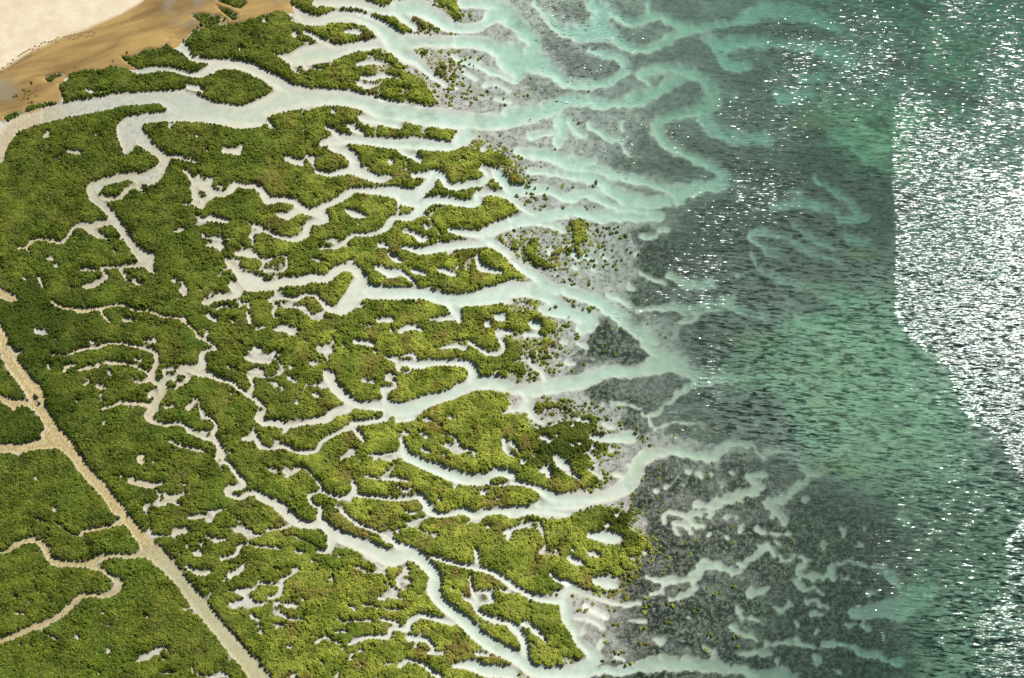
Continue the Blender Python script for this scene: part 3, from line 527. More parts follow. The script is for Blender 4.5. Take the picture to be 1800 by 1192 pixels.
nlab = flood(cell & (lab == 0), lab.ravel(), nlab, 1)

# ------------------------------------------------------------------ node helpers
class NT:
    def __init__(self, name):
        self.m = bpy.data.materials.new(name); self.m.use_nodes = True
        self.t = self.m.node_tree; self.t.nodes.clear()
        self.out = self.t.nodes.new("ShaderNodeOutputMaterial")
    def put(self, sock, val):
        if isinstance(val, bpy.types.NodeSocket): self.t.links.new(val, sock)
        elif val is not None:
            try: sock.default_value = val
            except Exception: sock.default_value = (*val, 1.0)
    def n(self, kind, ins=(), out=0, **props):
        nd = self.t.nodes.new("ShaderNode" + kind)
        for k, v_ in props.items(): setattr(nd, k, v_)
        for k, v_ in (ins.items() if isinstance(ins, dict) else enumerate(ins)): self.put(nd.inputs[k], v_)
        return nd.outputs[out] if out is not None else nd
    def math(self, op, a, b=None, clamp=False): return self.n("Math", [a, b], operation=op, use_clamp=clamp)
    def mix(self, f, a, b, blend='MIX'):
        nd = self.t.nodes.new("ShaderNodeMix"); nd.data_type = 'RGBA'; nd.blend_type = blend
        self.put(nd.inputs[0], f); self.put(nd.inputs[6], a); self.put(nd.inputs[7], b)
        return nd.outputs[2]
    def attr(self, name): return self.n("Attribute", attribute_name=name, out=2)
    def ramp(self, f, a, b):
        return self.n("MapRange", {0: f, 1: a, 2: b, 3: 0.0, 4: 1.0}, interpolation_type='SMOOTHSTEP')
    def pos(self): return self.n("NewGeometry", out=0)
    def noise(self, vec, scale, detail=2.0, rough=0.5, out=0, dist=0.0):
        return self.n("TexNoise", {"Vector": vec, "Scale": scale, "Detail": detail, "Roughness": rough, "Distortion": dist}, out=out)
    def scaled(self, vec, s): return self.n("Mapping", {0: vec, 3: s}, vector_type='POINT')
    def surface(self, sh): self.t.links.new(sh, self.out.inputs[0])

def rgb(h):
    c = [int(h[k:k + 2], 16) / 255 for k in (0, 2, 4)]
    return tuple(((k / 12.92) if k <= 0.04045 else ((k + 0.055) / 1.055) ** 2.4) for k in c) + (1.0,)

# ------------------------------------------------------------------ bed material
g = NT("tidal_bed")
P = g.pos()
fine, mid, big = g.noise(P, 3.2, 3, 0.65), g.noise(P, 0.55, 4, 0.6), g.noise(P, 0.09, 4, 0.6)
streak = g.noise(g.scaled(P, (0.5, 1.6, 1)), 0.8, 3, 0.6)
cream = g.mix(g.ramp(mid, 0.35, 0.65), (0.66, 0.635, 0.545, 1), (0.57, 0.545, 0.46, 1))
cream = g.mix(g.ramp(big, 0.4, 0.62), cream, (0.63, 0.59, 0.485, 1))
ripple = g.noise(g.scaled(P, (2.2, 0.9, 1)), 1.6, 2, 0.55, dist=1.2)
tan = g.mix(g.ramp(ripple, 0.38, 0.62), (0.32, 0.25, 0.12, 1), (0.54, 0.45, 0.24, 1))
mudc = g.mix(g.ramp(mid, 0.3, 0.7), (0.26, 0.262, 0.245, 1), (0.51, 0.51, 0.485, 1))
mudc = g.mix(g.math('MULTIPLY', g.ramp(g.noise(P, 0.9, 5, 0.8), 0.50, 0.62), 0.85), mudc, (0.06, 0.075, 0.05, 1))
mudc = g.mix(g.math('MULTIPLY', g.ramp(g.noise(P, 2.1, 3, 0.7), 0.63, 0.74), 0.6), mudc, (0.55, 0.52, 0.45, 1))
grass = g.mix(g.ramp(g.noise(P, 1.1, 4, 0.8), 0.45, 0.60), (0.008, 0.012, 0.008, 1), (0.14, 0.155, 0.115, 1))
grass = g.mix(g.math('MULTIPLY', g.ramp(g.noise(P, 2.0, 3, 0.7), 0.57, 0.70), 0.55), grass, (0.42, 0.43, 0.38, 1))
grass = g.mix(g.math('MULTIPLY', g.ramp(g.noise(g.scaled(P, (0.6, 1.5, 1)), 0.55, 4, 0.65), 0.62, 0.72), 0.6), grass, (0.42, 0.42, 0.33, 1))
seasand = g.mix(g.ramp(streak, 0.38, 0.62), (0.13, 0.16, 0.085, 1), (0.50, 0.54, 0.34, 1))
col = g.mix(g.attr("clean"), cream, g.mix(g.ramp(mid, 0.35, 0.65), (0.74, 0.76, 0.69, 1), (0.65, 0.665, 0.60, 1)))
col = g.mix(g.math('MULTIPLY', g.attr("mud"), g.math('ADD', 0.75, g.math('MULTIPLY', mid, 0.4)), True), col, mudc)
deepc = g.mix(g.ramp(streak, 0.35, 0.68), (0.06, 0.068, 0.058, 1), (0.17, 0.18, 0.16, 1))
col = g.mix(g.attr("deep"), col, deepc)
col = g.mix(g.math('MULTIPLY', g.attr("sea"), g.math('ADD', 0.55, g.math('MULTIPLY', streak, 0.6)), True), col, seasand)
grass = g.mix(g.attr("deep"), grass, g.mix(0.5, grass, (0.008, 0.014, 0.008, 1)))
col = g.mix(g.attr("grass"), col, grass)
col = g.mix(g.math('MULTIPLY', g.attr("weed"), 0.7), col, (0.22, 0.24, 0.05, 1))
col = g.mix(g.attr("ochre"), col, tan)
col = g.mix(g.attr("salt"), col, (0.85, 0.83, 0.78, 1))
soil = g.mix(g.ramp(fine, 0.4, 0.65), (0.05, 0.065, 0.02, 1), (0.16, 0.15, 0.07, 1))
col = g.mix(g.attr("soil"), col, soil)
bmp = g.n("Bump", {"Strength": 0.35, "Distance": 0.05, "Height": g.math('ADD', fine, ripple)})
bs = g.n("BsdfPrincipled", {"Base Color": col, "Roughness": 0.8, "Normal": bmp, "Specular IOR Level": 0.15})
g.surface(bs); BED = g.m

g = NT("beach_sand")
P = g.pos()
fine, mid, big = g.noise(P, 2.4, 3, 0.6), g.noise(P, 0.35, 4, 0.6), g.noise(P, 0.07, 4, 0.65)
band_ = g.noise(g.scaled(g.n("Mapping", {0: P, 2: (0, 0, R(-24))}), (0.3, 1.5, 1)), 0.10, 5, 0.65)
drysand = g.mix(g.ramp(mid, 0.3, 0.7), (0.55, 0.48, 0.335, 1), (0.63, 0.56, 0.42, 1))
drysand = g.mix(g.math('MULTIPLY', g.ramp(g.noise(P, 1.3, 3, 0.7), 0.62, 0.70), 0.55), drysand, (0.36, 0.30, 0.20, 1))
drysand = g.mix(g.math('MULTIPLY', g.ramp(band_, 0.5, 0.68), 0.35), drysand, (0.50, 0.41, 0.27, 1))
band = g.noise(g.scaled(g.n("Mapping", {0: P, 2: (0, 0, R(-24))}), (0.35, 1.7, 1)), 0.12, 5, 0.6, dist=0.8)
wet = g.mix(g.ramp(band, 0.28, 0.70), (0.16, 0.10, 0.036, 1), (0.38, 0.26, 0.09, 1))
wet = g.mix(g.math('MULTIPLY', g.ramp(big, 0.56, 0.66), 0.8), wet, (0.22, 0.19, 0.13, 1))
wet = g.mix(g.math('MULTIPLY', g.ramp(fine, 0.62, 0.74), 0.4), wet, (0.16, 0.10, 0.05, 1))
col = g.mix(g.attr("dry"), wet, drysand)
bmp = g.n("Bump", {"Strength": 0.3, "Distance": 0.06, "Height": g.math('ADD', fine, mid)})
g.surface(g.n("BsdfPrincipled", {"Base Color": col, "Roughness": 0.75, "Normal": bmp, "Specular IOR Level": 0.2})); SAND = g.m

# ------------------------------------------------------------------ the ground
def axis(lo, hi, step):
    core = np.arange(lo, hi + step / 2, step)
    far = np.array([6, 18, 50, 140, 400, 1200, 3500.0])
    return np.concatenate([lo - far[::-1], core, hi + far])
XS, YS = axis(-134, 134, 0.3), axis(-80, 102, 0.3)
GX, GY = np.meshgrid(XS, YS)
Z, A = height(np.clip(GX, -134, 134), np.clip(GY, -80, 102), True)
nx, ny = len(XS), len(YS)

def sheet_mesh(name, cells, verts, attrs, mat, smooth=True):
    """quads (index pairs into the grid) -> a mesh with only the vertices it needs"""
    j, i = cells
    q = np.stack([j * nx + i, j * nx + i + 1, (j + 1) * nx + i + 1, (j + 1) * nx + i], 1)
    used, inv = np.unique(q.ravel(), return_inverse=True)
    me = bpy.data.meshes.new(name)
    me.vertices.add(len(used)); me.vertices.foreach_set("co", verts[used].astype(np.float32).ravel())
    me.loops.add(q.size); me.loops.foreach_set("vertex_index", inv.astype(np.int32).ravel())
    me.polygons.add(len(q)); me.polygons.foreach_set("loop_start", np.arange(0, q.size, 4, dtype=np.int32))
    me.polygons.foreach_set("use_smooth", np.ones(len(q), bool))
    for k, a in attrs.items():
        at = me.attributes.new(k, 'FLOAT', 'POINT'); at.data.foreach_set("value", a.ravel()[used].astype(np.float32))
    me.materials.append(mat); me.update(calc_edges=True)
    o = bpy.data.objects.new(name, me); C.objects.link(o)
    return o

VERT = np.stack([GX, GY, Z], 2).reshape(-1, 3)
bw = A["beach"]
isb = (bw[:-1, :-1] + bw[1:, :-1] + bw[:-1, 1:] + bw[1:, 1:]) / 4 > 0.5
lm = (A["soil"][:-1, :-1] + A["soil"][1:, :-1] + A["soil"][:-1, 1:] + A["soil"][1:, 1:]) / 4
gu, gv = survey((GX[:-1, :-1] + GX[1:, 1:]) / 2, np.clip((GY[:-1, :-1] + GY[1:, 1:]) / 2, -84, 106))
cellpiece = lab[np.clip(np.rint((gv - V0) / STEP).astype(int), 0, H_ - 1), np.clip(np.rint((gu - U0) / STEP).astype(int), 0, W_ - 1)]
inner_grid = (np.abs(GX[:-1, :-1]) < 133.8) & (np.abs(GX[1:, 1:]) < 133.8) & (GY[:-1, :-1] > -79.8) & (GY[1:, 1:] < 101.8)
cellpiece = np.where((lm > 0.5) & inner_grid & ~isb, cellpiece, 0)
beach = sheet_mesh("beach", np.nonzero(isb), VERT, A, SAND)
beach["kind"] = "structure"; beach["label"] = "cream and ochre sand beach in the upper left corner"; beach["category"] = "beach"

# ------------------------------------------------------------------ water
BOUND = [(None, "1572,150 1571,200 1570,298 1568,323 1575,385 1576,473 1575,548 1585,575 1602,596 1617,601 1647,631 1670,641 1677,683 1692,716 1707,741 1760,768 1772,803 1800,846 2100,1000 2100,-300 1560,-300"),
         (None, "1802,910 1772,949 1762,981 1772,1019 1750,1049 1714,1094 1716,1192 1716,1400 2100,1400 2100,900")]
S_wind = region(BOUND)
GUST = [(1330,345,60,55,.95),(1260,400,50,60,.7),(1230,470,60,40,.95),(1210,520,80,22,.9),(1140,545,60,35,.5),(1180,590,60,25,.35),(1245,650,24,32,.75),(1240,690,35,35,.6),(1200,770,24,14,.7),(1120,245,40,60,.45),(1180,250,25,25,.6),(1020,70,90,50,.33),(1030,110,70,40,.4),(960,120,40,40,.22),(1100,30,70,30,.3),(1000,180,60,20,.3),(1320,200,70,50,.55),(1390,150,60,60,.6),(1380,230,50,40,.6),(1300,80,60,30,.35),(1420,90,90,70,.6),(1500,40,110,40,.6),(1480,150,120,60,.45),(960,200,40,25,.2),(1080,280,60,25,.35),(1640,1010,140,180,.22),(1720,900,90,60,.2),(1580,1110,120,120,.18),(1300,950,200,150,.10),(1370,870,40,40,.25),(1300,640,60,60,.16),(1000,840,60,40,.1),(1130,560,30,30,.45),(1320,295,40,30,.6),(1100,270,30,20,.3),(1250,610,60,60,.3),(1240,340,60,40,.35),(1000,40,120,60,.5),(1110,260,40,70,.5),(1230,230,60,60,.22),(940,170,50,40,.3),(1400,620,160,200,.07),(1600,720,90,90,.06)]
def ruffle(x, y):
    u, w = survey(x, np.clip(y, -84, 106))
    r = 0.02 * sm(1000, 1250, u)
    for (a, b, rx, ry, k) in GUST:
        r = np.maximum(r, k * np.exp(-(((u - a) / rx) ** 2 + ((w - b) / ry) ** 2) * 0.9))
    r = r * np.clip(0.6 + 1.5 * (fnoise(u, w * 0.6, 70, 201, 4) + 0.25), 0.2, 1.4)
    d = sample(S_wind, u, w) + 5 * fnoise(u, w, 16, 211, 3)
    inside = sm(4, -4, d) * sm(120, 190, w)
    pat = fnoise(u * 1.3, w * 0.8, 110, 221, 4)
    core = 1.0 * sm(250, 420, w) + sm(420, 250, w) * np.clip(0.62 + 2.2 * pat, 0.25, 1)
    left = np.exp(-((u - 1600) / 32) ** 2) * sm(360, 300, w)
    core = np.clip(np.maximum(core * (0.92 + 0.6 * pat), left), 0, 1)
    upper = sm(200, 110, w) * sm(1330, 1480, u) * np.clip(0.42 + 2.0 * pat, 0.12, 0.8)
    r = np.maximum(np.maximum(r, upper), inside * core)
    r = np.clip(r, 0, 1) * sm(900, 1000, u)
    # slope a wave facet needs here to throw the sun at the camera decides how steep the chop must be
    vx, vy, vz = CAM.x - x, CAM.y - y, CAM.z + 0 * x
    ln = np.sqrt(vx * vx + vy * vy + vz * vz)
    hx, hy, hz = vx / ln + TO_SUN.x, vy / ln + TO_SUN.y, vz / ln + TO_SUN.z
    need = np.hypot(hx, hy) / hz
    steep = np.maximum(need, 0.12 * np.clip(r * 1.3, 0, 1)) / (0.125 * (2.45 - 1.5 * r))
    calm = 0.16
    return calm + (np.minimum(steep, 2.4) - calm) * sm(0.02, 0.14, r), r, u, w
WXS, WYS = axis(-134, 134, 0.6), axis(-80, 102, 0.6)
WX, WY = np.meshgrid(WXS, WYS)
AMP, RU, wu, ww = ruffle(np.clip(WX, -134, 134), np.clip(WY, -80, 102))
swell = sm(1050, 1300, wu) * (0.45 + 0.55 * sm(330, 560, ww)) * (1 - 0.85 * sm(0, 130, ww - 700 - 0.35 * (wu - 1250)) * sm(1700, 1500, wu))
swell = swell * np.clip(0.85 + 1.2 * fnoise(wu, ww, 130, 611, 3), 0.35, 1.3)
turb = 0.012 + 0.035 * sm(700, 1000, wu) * sm(900, 700, ww) + 0.34 * swell + 0.12 * sm(1280, 1400, wu) * sm(400, 540, ww) * sm(960, 760, ww)

g = NT("sea_water")
P = g.pos()
ru, sw, tb = g.attr("ruffle"), g.attr("swell"), g.attr("turbid")
chop = g.noise(g.scaled(P, (0.30, 1.15, 1)), 2.25, 3.0, 0.65, out=1)
wav = g.noise(g.scaled(g.n("Mapping", {0: P, 2: (0, 0, R(6))}), (0.20, 1.0, 1)), 1.75, 4, 0.62, out=1, dist=0.6)
amp = g.attr("chop")
half = (0.5, 0.5, 0.5)
def slope(c, k):
    v_ = g.n("VectorMath", [c, half], operation='SUBTRACT')
    nd = g.n("VectorMath", out=None, operation='SCALE'); g.put(nd.inputs[0], v_); g.put(nd.inputs["Scale"], k)
    return g.n("VectorMath", [nd.outputs[0], (1, 1, 0)], operation='MULTIPLY')
def nrm(*sl):
    a = (0, 0, 1)
    for s in sl: a = g.n("VectorMath", [s, a], operation='ADD')
    return g.n("VectorMath", [a], operation='NORMALIZE')
n_spec = nrm(slope(chop, amp), slope(wav, g.math('ADD', g.math('MULTIPLY', sw, 0.2), g.math('MULTIPLY', ru, 0.55))))
n_diff = nrm(slope(chop, g.math('ADD', 0.5, g.math('MULTIPLY', sw, 4.0))), slope(wav, g.math('MULTIPLY', sw, 13.0)))
fres = g.n("Fresnel", [1.34, n_spec])
gloss = g.n("BsdfGlossy", {"Color": (0.72, 0.75, 0.80, 1), "Roughness": g.math('ADD', 0.10, g.math('MULTIPLY', ru, 0.13)), "Normal": n_spec})
clear = g.n("BsdfTransparent", [(1, 1, 1, 1)])
silt = g.n("BsdfDiffuse", {"Color": g.mix(g.attr("algae"), (0.20, 0.255, 0.235, 1), (0.21, 0.40, 0.275, 1)), "Normal": n_diff})
body = g.n("MixShader", [tb, clear, silt])
g.surface(g.n("MixShader", [fres, body, gloss]))
g.t.links.new(g.n("VolumeAbsorption", {"Color": (0.38, 0.75, 0.69, 1), "Density": 0.60}), g.out.inputs[1])
WATER = g.m

gnx = nx; nx, ny = len(WXS), len(WYS)
wj, wi = np.nonzero(np.ones((ny - 1, nx - 1), bool))
wv = np.stack([WX, WY, 0 * WX], 2).reshape(-1, 3)
water = sheet_mesh("water", (wj, wi), wv, dict(chop=AMP, ruffle=RU, swell=swell, turbid=turb, algae=np.clip(sm(70, -30, sample(S_emerald, wu, ww) + 80 * fnoise(wu, ww, 120, 621, 3)) + 0.25, 0, 1)), WATER)
bmw = bmesh.new(); bmw.from_mesh(water.data)
rim = [e for e in bmw.edges if e.is_boundary]
ext = bmesh.ops.extrude_edge_only(bmw, edges=rim)
low = [v_ for v_ in ext["geom"] if isinstance(v_, bmesh.types.BMVert)]
for v_ in low: v_.co.z = -9.0
bmesh.ops.contextual_create(bmw, geom=[e for e in ext["geom"] if isinstance(e, bmesh.types.BMEdge) and e.is_boundary])
bmesh.ops.recalc_face_normals(bmw, faces=bmw.faces)
bmw.to_mesh(water.data); bmw.free()
water["kind"] = "structure"; water["label"] = "turquoise tidal water with sun glitter"; water["category"] = "water"

# ------------------------------------------------------------------ shrubs
g = NT("shrub_leaves")
P = g.pos()
info = g.n("ObjectInfo", out=None)
loc = info.outputs["Location"]; rnd = info.outputs["Random"]
sepx = g.n("SeparateXYZ", [loc], out=0)
west = g.n("MapRange", {0: g.math('ADD', sepx, g.math('MULTIPLY', g.math('SUBTRACT', g.noise(loc, 0.03, 2), 0.5), 60.0)), 1: -75.0, 2: -20.0, 3: 0.0, 4: 1.0}, interpolation_type='SMOOTHSTEP')
tone = g.math('ADD', g.math('MULTIPLY', rnd, 0.35), g.math('MULTIPLY', g.ramp(g.noise(g.scaled(loc, (0.8, 1.3, 1)), 0.30, 3, 0.6), 0.32, 0.66), 0.65))
lush = g.mix(tone, (0.036, 0.070, 0.005, 1), (0.185, 0.235, 0.020, 1))
olive = g.mix(tone, (0.115, 0.170, 0.013, 1), (0.50, 0.555, 0.080, 1))
col = g.mix(west, lush, olive)
col = g.mix(g.math('MULTIPLY', g.ramp(g.noise(loc, 0.16, 3, 0.6), 0.50, 0.66), g.math('ADD', 0.14, g.math('MULTIPLY', west, 0.55))), col, (0.27, 0.17, 0.06, 1))
col = g.mix(g.math('MULTIPLY', g.ramp(g.noise(loc, 0.07, 3, 0.6), 0.50, 0.62), 0.6), col, (0.11, 0.19, 0.014, 1))
col = g.mix(g.math('MULTIPLY', g.ramp(g.noise(P, 2.6, 2, 0.6), 0.54, 0.70), 0.6), col, (0.42, 0.43, 0.12, 1))
for (pu, pv, rr) in ((1000, 772, 8.0), (1085, 925, 4.5), (965, 800, 5.0), (60, 575, 14.0), (60, 730, 11.0)):
    pc = ground(pu, pv)
    far_ = g.n("VectorMath", [loc, (pc.x, pc.y, 0.2)], operation='DISTANCE', out=1)
    far_ = g.math('ADD', far_, g.math('MULTIPLY', g.math('SUBTRACT', g.noise(loc, 0.3, 2), 0.5), rr * 1.6))
    col = g.mix(g.math('MULTIPLY', g.n("MapRange", {0: far_, 1: rr, 2: rr * 0.6, 3: 0.0, 4: 1.0}), 0.75), col, (0.060, 0.095, 0.008, 1))
dif = g.n("BsdfPrincipled", {"Base Color": col, "Roughness": 0.6, "Specular IOR Level": 0.2})
tr = g.n("BsdfTranslucent", [g.mix(0.5, col, (0.25, 0.33, 0.03, 1))])
g.surface(g.n("MixShader", [0.22, dif, tr])); LEAF = g.m

def shrub_mesh(name, seed, leaves=110, size=0.17):
    r = random.Random(seed)
    vs_, fs = [], []
    lobes = [(0, 0, 0.0, 0.46, 0.46)] + [(r.uniform(-.28, .28), r.uniform(-.28, .28), 0.0, r.uniform(.20, .32), r.uniform(.34, .56)) for _ in range(4)]
    # heart of the bush: low uneven domes
    for (cx, cy_, cz, rad, hh) in lobes:
        b0 = len(vs_); k = 7
        for ring, (q, zz) in enumerate(((1.0, 0.0), (0.92, 0.42), (0.55, 0.72))):
            for a in range(k):
                w_ = 2 * math.pi * (a + ring * .5) / k; j_ = r.uniform(.8, 1.0)
                vs_.append((cx + rad * .9 * q * j_ * math.cos(w_), cy_ + rad * .9 * q * j_ * math.sin(w_), cz + hh * .88 * zz * r.uniform(.9, 1.05)))
        vs_.append((cx, cy_, cz + hh * .82))
        for ring in range(2):
            for a in range(k):
                fs.append((b0 + ring * k + a, b0 + ring * k + (a + 1) % k, b0 + (ring + 1) * k + (a + 1) % k, b0 + (ring + 1) * k + a))
        for a in range(k): fs.append((b0 + 2 * k + a, b0 + 2 * k + (a + 1) % k, b0 + 3 * k))
    for _ in range(leaves):
        cx, cy_, cz, rad, hh = r.choice(lobes)
        w_, e = r.uniform(0, 2 * math.pi), math.asin(r.uniform(0.05, 1))
        n = Vector((math.cos(w_) * math.cos(e), math.sin(w_) * math.cos(e), math.sin(e)))
        p = Vector((cx + n.x * rad, cy_ + n.y * rad, cz + n.z * hh))
        d = (n + Vector((r.uniform(-.7, .7), r.uniform(-.7, .7), r.uniform(0, .7)))).normalized()
        a_ = d.orthogonal().normalized(); a_.rotate(__import__('mathutils').Quaternion(d, r.uniform(0, 6.28)))
        b_ = d.cross(a_); s = size * r.uniform(.55, 1.15)
        i0 = len(vs_)
        for (q, h_) in ((-.5, -.35), (.5, -.35), (.32, .6), (-.32, .6)):
            vs_.append(tuple(p + a_ * q * s + b_ * h_ * s + d * (0.06 * h_)))
        fs.append((i0, i0 + 1, i0 + 2, i0 + 3))
    me = bpy.data.meshes.new(name); me.from_pydata(vs_, [], fs); me.materials.append(LEAF); me.update()
    return me
SHRUBS = [shrub_mesh("shrub_form", 100 + k) for k in range(5)]
stock = bpy.data.collections.new("shrub_stock")
for k, me in enumerate(SHRUBS):
    stock.objects.link(bpy.data.objects.new("shrub_form", me))

gn = bpy.data.node_groups.new("shrub_scatter", 'GeometryNodeTree')
gn.interface.new_socket("Geometry", in_out='INPUT', socket_type='NodeSocketGeometry')
gn.interface.new_socket("Geometry", in_out='OUTPUT', socket_type='NodeSocketGeometry')
gi, go = gn.nodes.new("NodeGroupInput"), gn.nodes.new("NodeGroupOutput")
ci = gn.nodes.new("GeometryNodeCollectionInfo"); ci.inputs[0].default_value = stock; ci.inputs[1].default_value = True; ci.inputs[2].default_value = True
ip = gn.nodes.new("GeometryNodeInstanceOnPoints"); ip.inputs["Pick Instance"].default_value = True
def named(nm, ty):
    nd = gn.nodes.new("GeometryNodeInputNamedAttribute"); nd.data_type = ty; nd.inputs[0].default_value = nm
    return nd.outputs[0]
gn.links.new(gi.outputs[0], ip.inputs["Points"]); gn.links.new(ci.outputs[0], ip.inputs["Instance"])
gn.links.new(named("pick", 'INT'), ip.inputs["Instance Index"])
e2r = gn.nodes.new("FunctionNodeEulerToRotation"); gn.links.new(named("turn", 'FLOAT_VECTOR'), e2r.inputs[0]); gn.links.new(e2r.outputs[0], ip.inputs["Rotation"])
gn.links.new(named("size", 'FLOAT_VECTOR'), ip.inputs["Scale"]); gn.links.new(ip.outputs[0], go.inputs[0])

PXM = 0.118                                   # metres to a survey unit in mid view
# candidate spots: a jittered lattice over the ground in view and a margin
sp = 0.56
cx, cy_ = np.meshgrid(np.arange(-132, 132, sp), np.arange(-79, 101, sp))
cx = cx.ravel() + rng.uniform(-.45, .45, cx.size) * sp; cy_ = cy_.ravel() + rng.uniform(-.45, .45, cy_.size) * sp
cu, cv = survey(cx, cy_)
ok = (cu > -140) & (cu < 1940) & (cv > -120) & (cv < 1300)
cx, cy_, cu, cv = cx[ok], cy_[ok], cu[ok], cv[ok]
dm = sample(veg, cu, cv) * PXM
ok = dm > 0.10
cx, cy_, cu, cv, dm = cx[ok], cy_[ok], cu[ok], cv[ok], dm[ok]
big_n = 0.5 + 1.3 * fnoise(cx, cy_, 3.4, 301, 2)
rad = np.minimum(0.45 + 0.55 * big_n + rng.uniform(-.1, .15, cx.size), 0.20 + dm * 0.85)      # half width
rad = np.clip(rad * 1.02, 0.26, 1.05)
ii = np.clip(np.rint((cu - U0) / STEP).astype(int), 0, W_ - 1); jj = np.clip(np.rint((cv - V0) / STEP).astype(int), 0, H_ - 1)
which = lab[jj, ii]
for dj in (-1, 0, 1):
    for di in (-1, 0, 1):
        alt = lab[np.clip(jj + dj, 0, H_ - 1), np.clip(ii + di, 0, W_ - 1)]
        which = np.where(which == 0, alt, which)
zb = height(cx, cy_) - 0.06

def scatter(name, sel, parent, at):
    n = int(sel.sum())
    me = bpy.data.meshes.new(name); me.vertices.add(n)
    me.vertices.foreach_set("co", np.stack([cx[sel] - at[0], cy_[sel] - at[1], zb[sel]], 1).astype(np.float32).ravel())
    r2 = np.random.default_rng(n)
    a = me.attributes.new("pick", 'INT', 'POINT'); a.data.foreach_set("value", r2.integers(0, len(SHRUBS), n).astype(np.int32))
    a = me.attributes.new("turn", 'FLOAT_VECTOR', 'POINT'); t_ = np.zeros((n, 3), np.float32); t_[:, 2] = r2.uniform(0, 6.28, n); t_[:, :2] = r2.uniform(-.12, .12, (n, 2)); a.data.foreach_set("vector", t_.ravel())
    s_ = rad[sel] / 0.62; hgt = (0.58 + 0.40 * s_) * r2.uniform(.7, 1.3, n) * (1 + 1.2 * fnoise(cx[sel], cy_[sel], 2.6, 303, 2))
    hgt = hgt * tall[sel] * (1 + 0.45 * np.exp(-np.maximum(edge_m[sel], 0) / 0.7))
    a = me.attributes.new("size", 'FLOAT_VECTOR', 'POINT'); a.data.foreach_set("vector", np.stack([s_ * r2.uniform(.9, 1.2, n), s_ * r2.uniform(.9, 1.1, n), hgt], 1).astype(np.float32).ravel())
    me.update()
    o = bpy.data.objects.new(name, me); C.objects.link(o)
    md = o.modifiers.new("shrubs", 'NODES'); md.node_group = gn
    o["kind"] = "stuff"; o.parent = parent
    if parent is None: o.location = (at[0], at[1], 0)
    return o
tall = np.ones(len(cx)); edge_m = dm
counts = np.bincount(which, minlength=nlab + 1)
DUMP = [(int(k), int(counts[k]), int(cu[which == k].mean()), int(cv[which == k].mean()), int(cu[which == k].min()), int(cv[which == k].min()), int(cu[which == k].max()), int(cv[which == k].max())) for k in np.argsort(-counts) if counts[k] > 2 and k > 0]
for (pu, pv, text) in PIECES:
    k = int(lab[int(round((pv - V0) / STEP)), int(round((pu - U0) / STEP))])
    if k: PIECE_LABEL.setdefault(k, text)
    else: print("NOPIECE", pu, pv, text)
nx = gnx
cellpiece = np.where(np.isin(cellpiece, [d[0] for d in DUMP]), cellpiece, 0)
bed = sheet_mesh("tidal_flat", np.nonzero(~isb & (cellpiece == 0)), VERT, A, BED)
bed["kind"] = "structure"; bed["label"] = "pale creek beds, grey mud flats and dark seagrass bed under the shallow water"; bed["category"] = "tidal flat"
for d in DUMP:
    sel = which == d[0]
    at = (float(cx[sel].mean()), float(cy_[sel].mean()))
    root = bpy.data.objects.new("marsh_island", None); root.location = (at[0], at[1], 0); root.empty_display_size = 2.0; C.objects.link(root)
    root["label"] = PIECE_LABEL.get(d[0], "unnamed marsh piece %d %d" % (d[2], d[3])); root["category"] = "marsh island"
    if d[0] not in PIECE_LABEL: print("UNNAMED", d)
    cells = np.nonzero(cellpiece == d[0])
    if len(cells[0]):
        bank = sheet_mesh("mud_bank", cells, VERT - np.array((at[0], at[1], 0.0)), A, BED); bank.parent = root
    scatter("shrub_cover", sel, root, at)
print("SHRUBS", len(cx))

# drowned fringe: small plants thinning out over the flats
fx, fy = np.meshgrid(np.arange(-60, 60, 0.55), np.arange(-79, 101, 0.55))
fx = fx.ravel() + rng.uniform(-.27, .27, fx.size); fy = fy.ravel() + rng.uniform(-.27, .27, fy.size)
fu, fv = survey(fx, fy)
dM, dO, ft = -sample(S_marsh, fu, fv), sample(open_d, fu, fv), seaward(fu, fv)
prob = (0.75 * np.exp(np.minimum(dM, 0) / 10) + 0.13 * np.exp(np.minimum(dM, 0) / 34) * (fnoise(fu, fv, 20, 501, 3) > 0.0)) * (sample(veg, fu, fv) < 0.3) * (dO > 1.5) * (ft > -0.35) * (ft < 0.5) * (sample(S_beach, fu, fv) > 4) * (fv > -20) * (fu > 600)
pick = rng.random(fx.size) < prob
cx, cy_ = fx[pick], fy[pick]
cu, cv = fu[pick], fv[pick]
rad = rng.uniform(0.15, 0.46, len(cx)) * (0.7 + 0.9 * (fnoise(cu, cv, 14, 505, 2) + 0.5)); tall = rad * 1.9; zb = height(cx, cy_) - 0.04
tall = np.maximum(tall, (0.16 - zb) / 0.75); edge_m = 9.0 + 0 * rad
fr = scatter("fringe_shrubs", np.ones(len(cx), bool), None, (0.0, 0.0))
fr["label"] = "tiny sparse shrubs thinning out over the grey flats along the marsh edge"; fr["category"] = "shrubs"

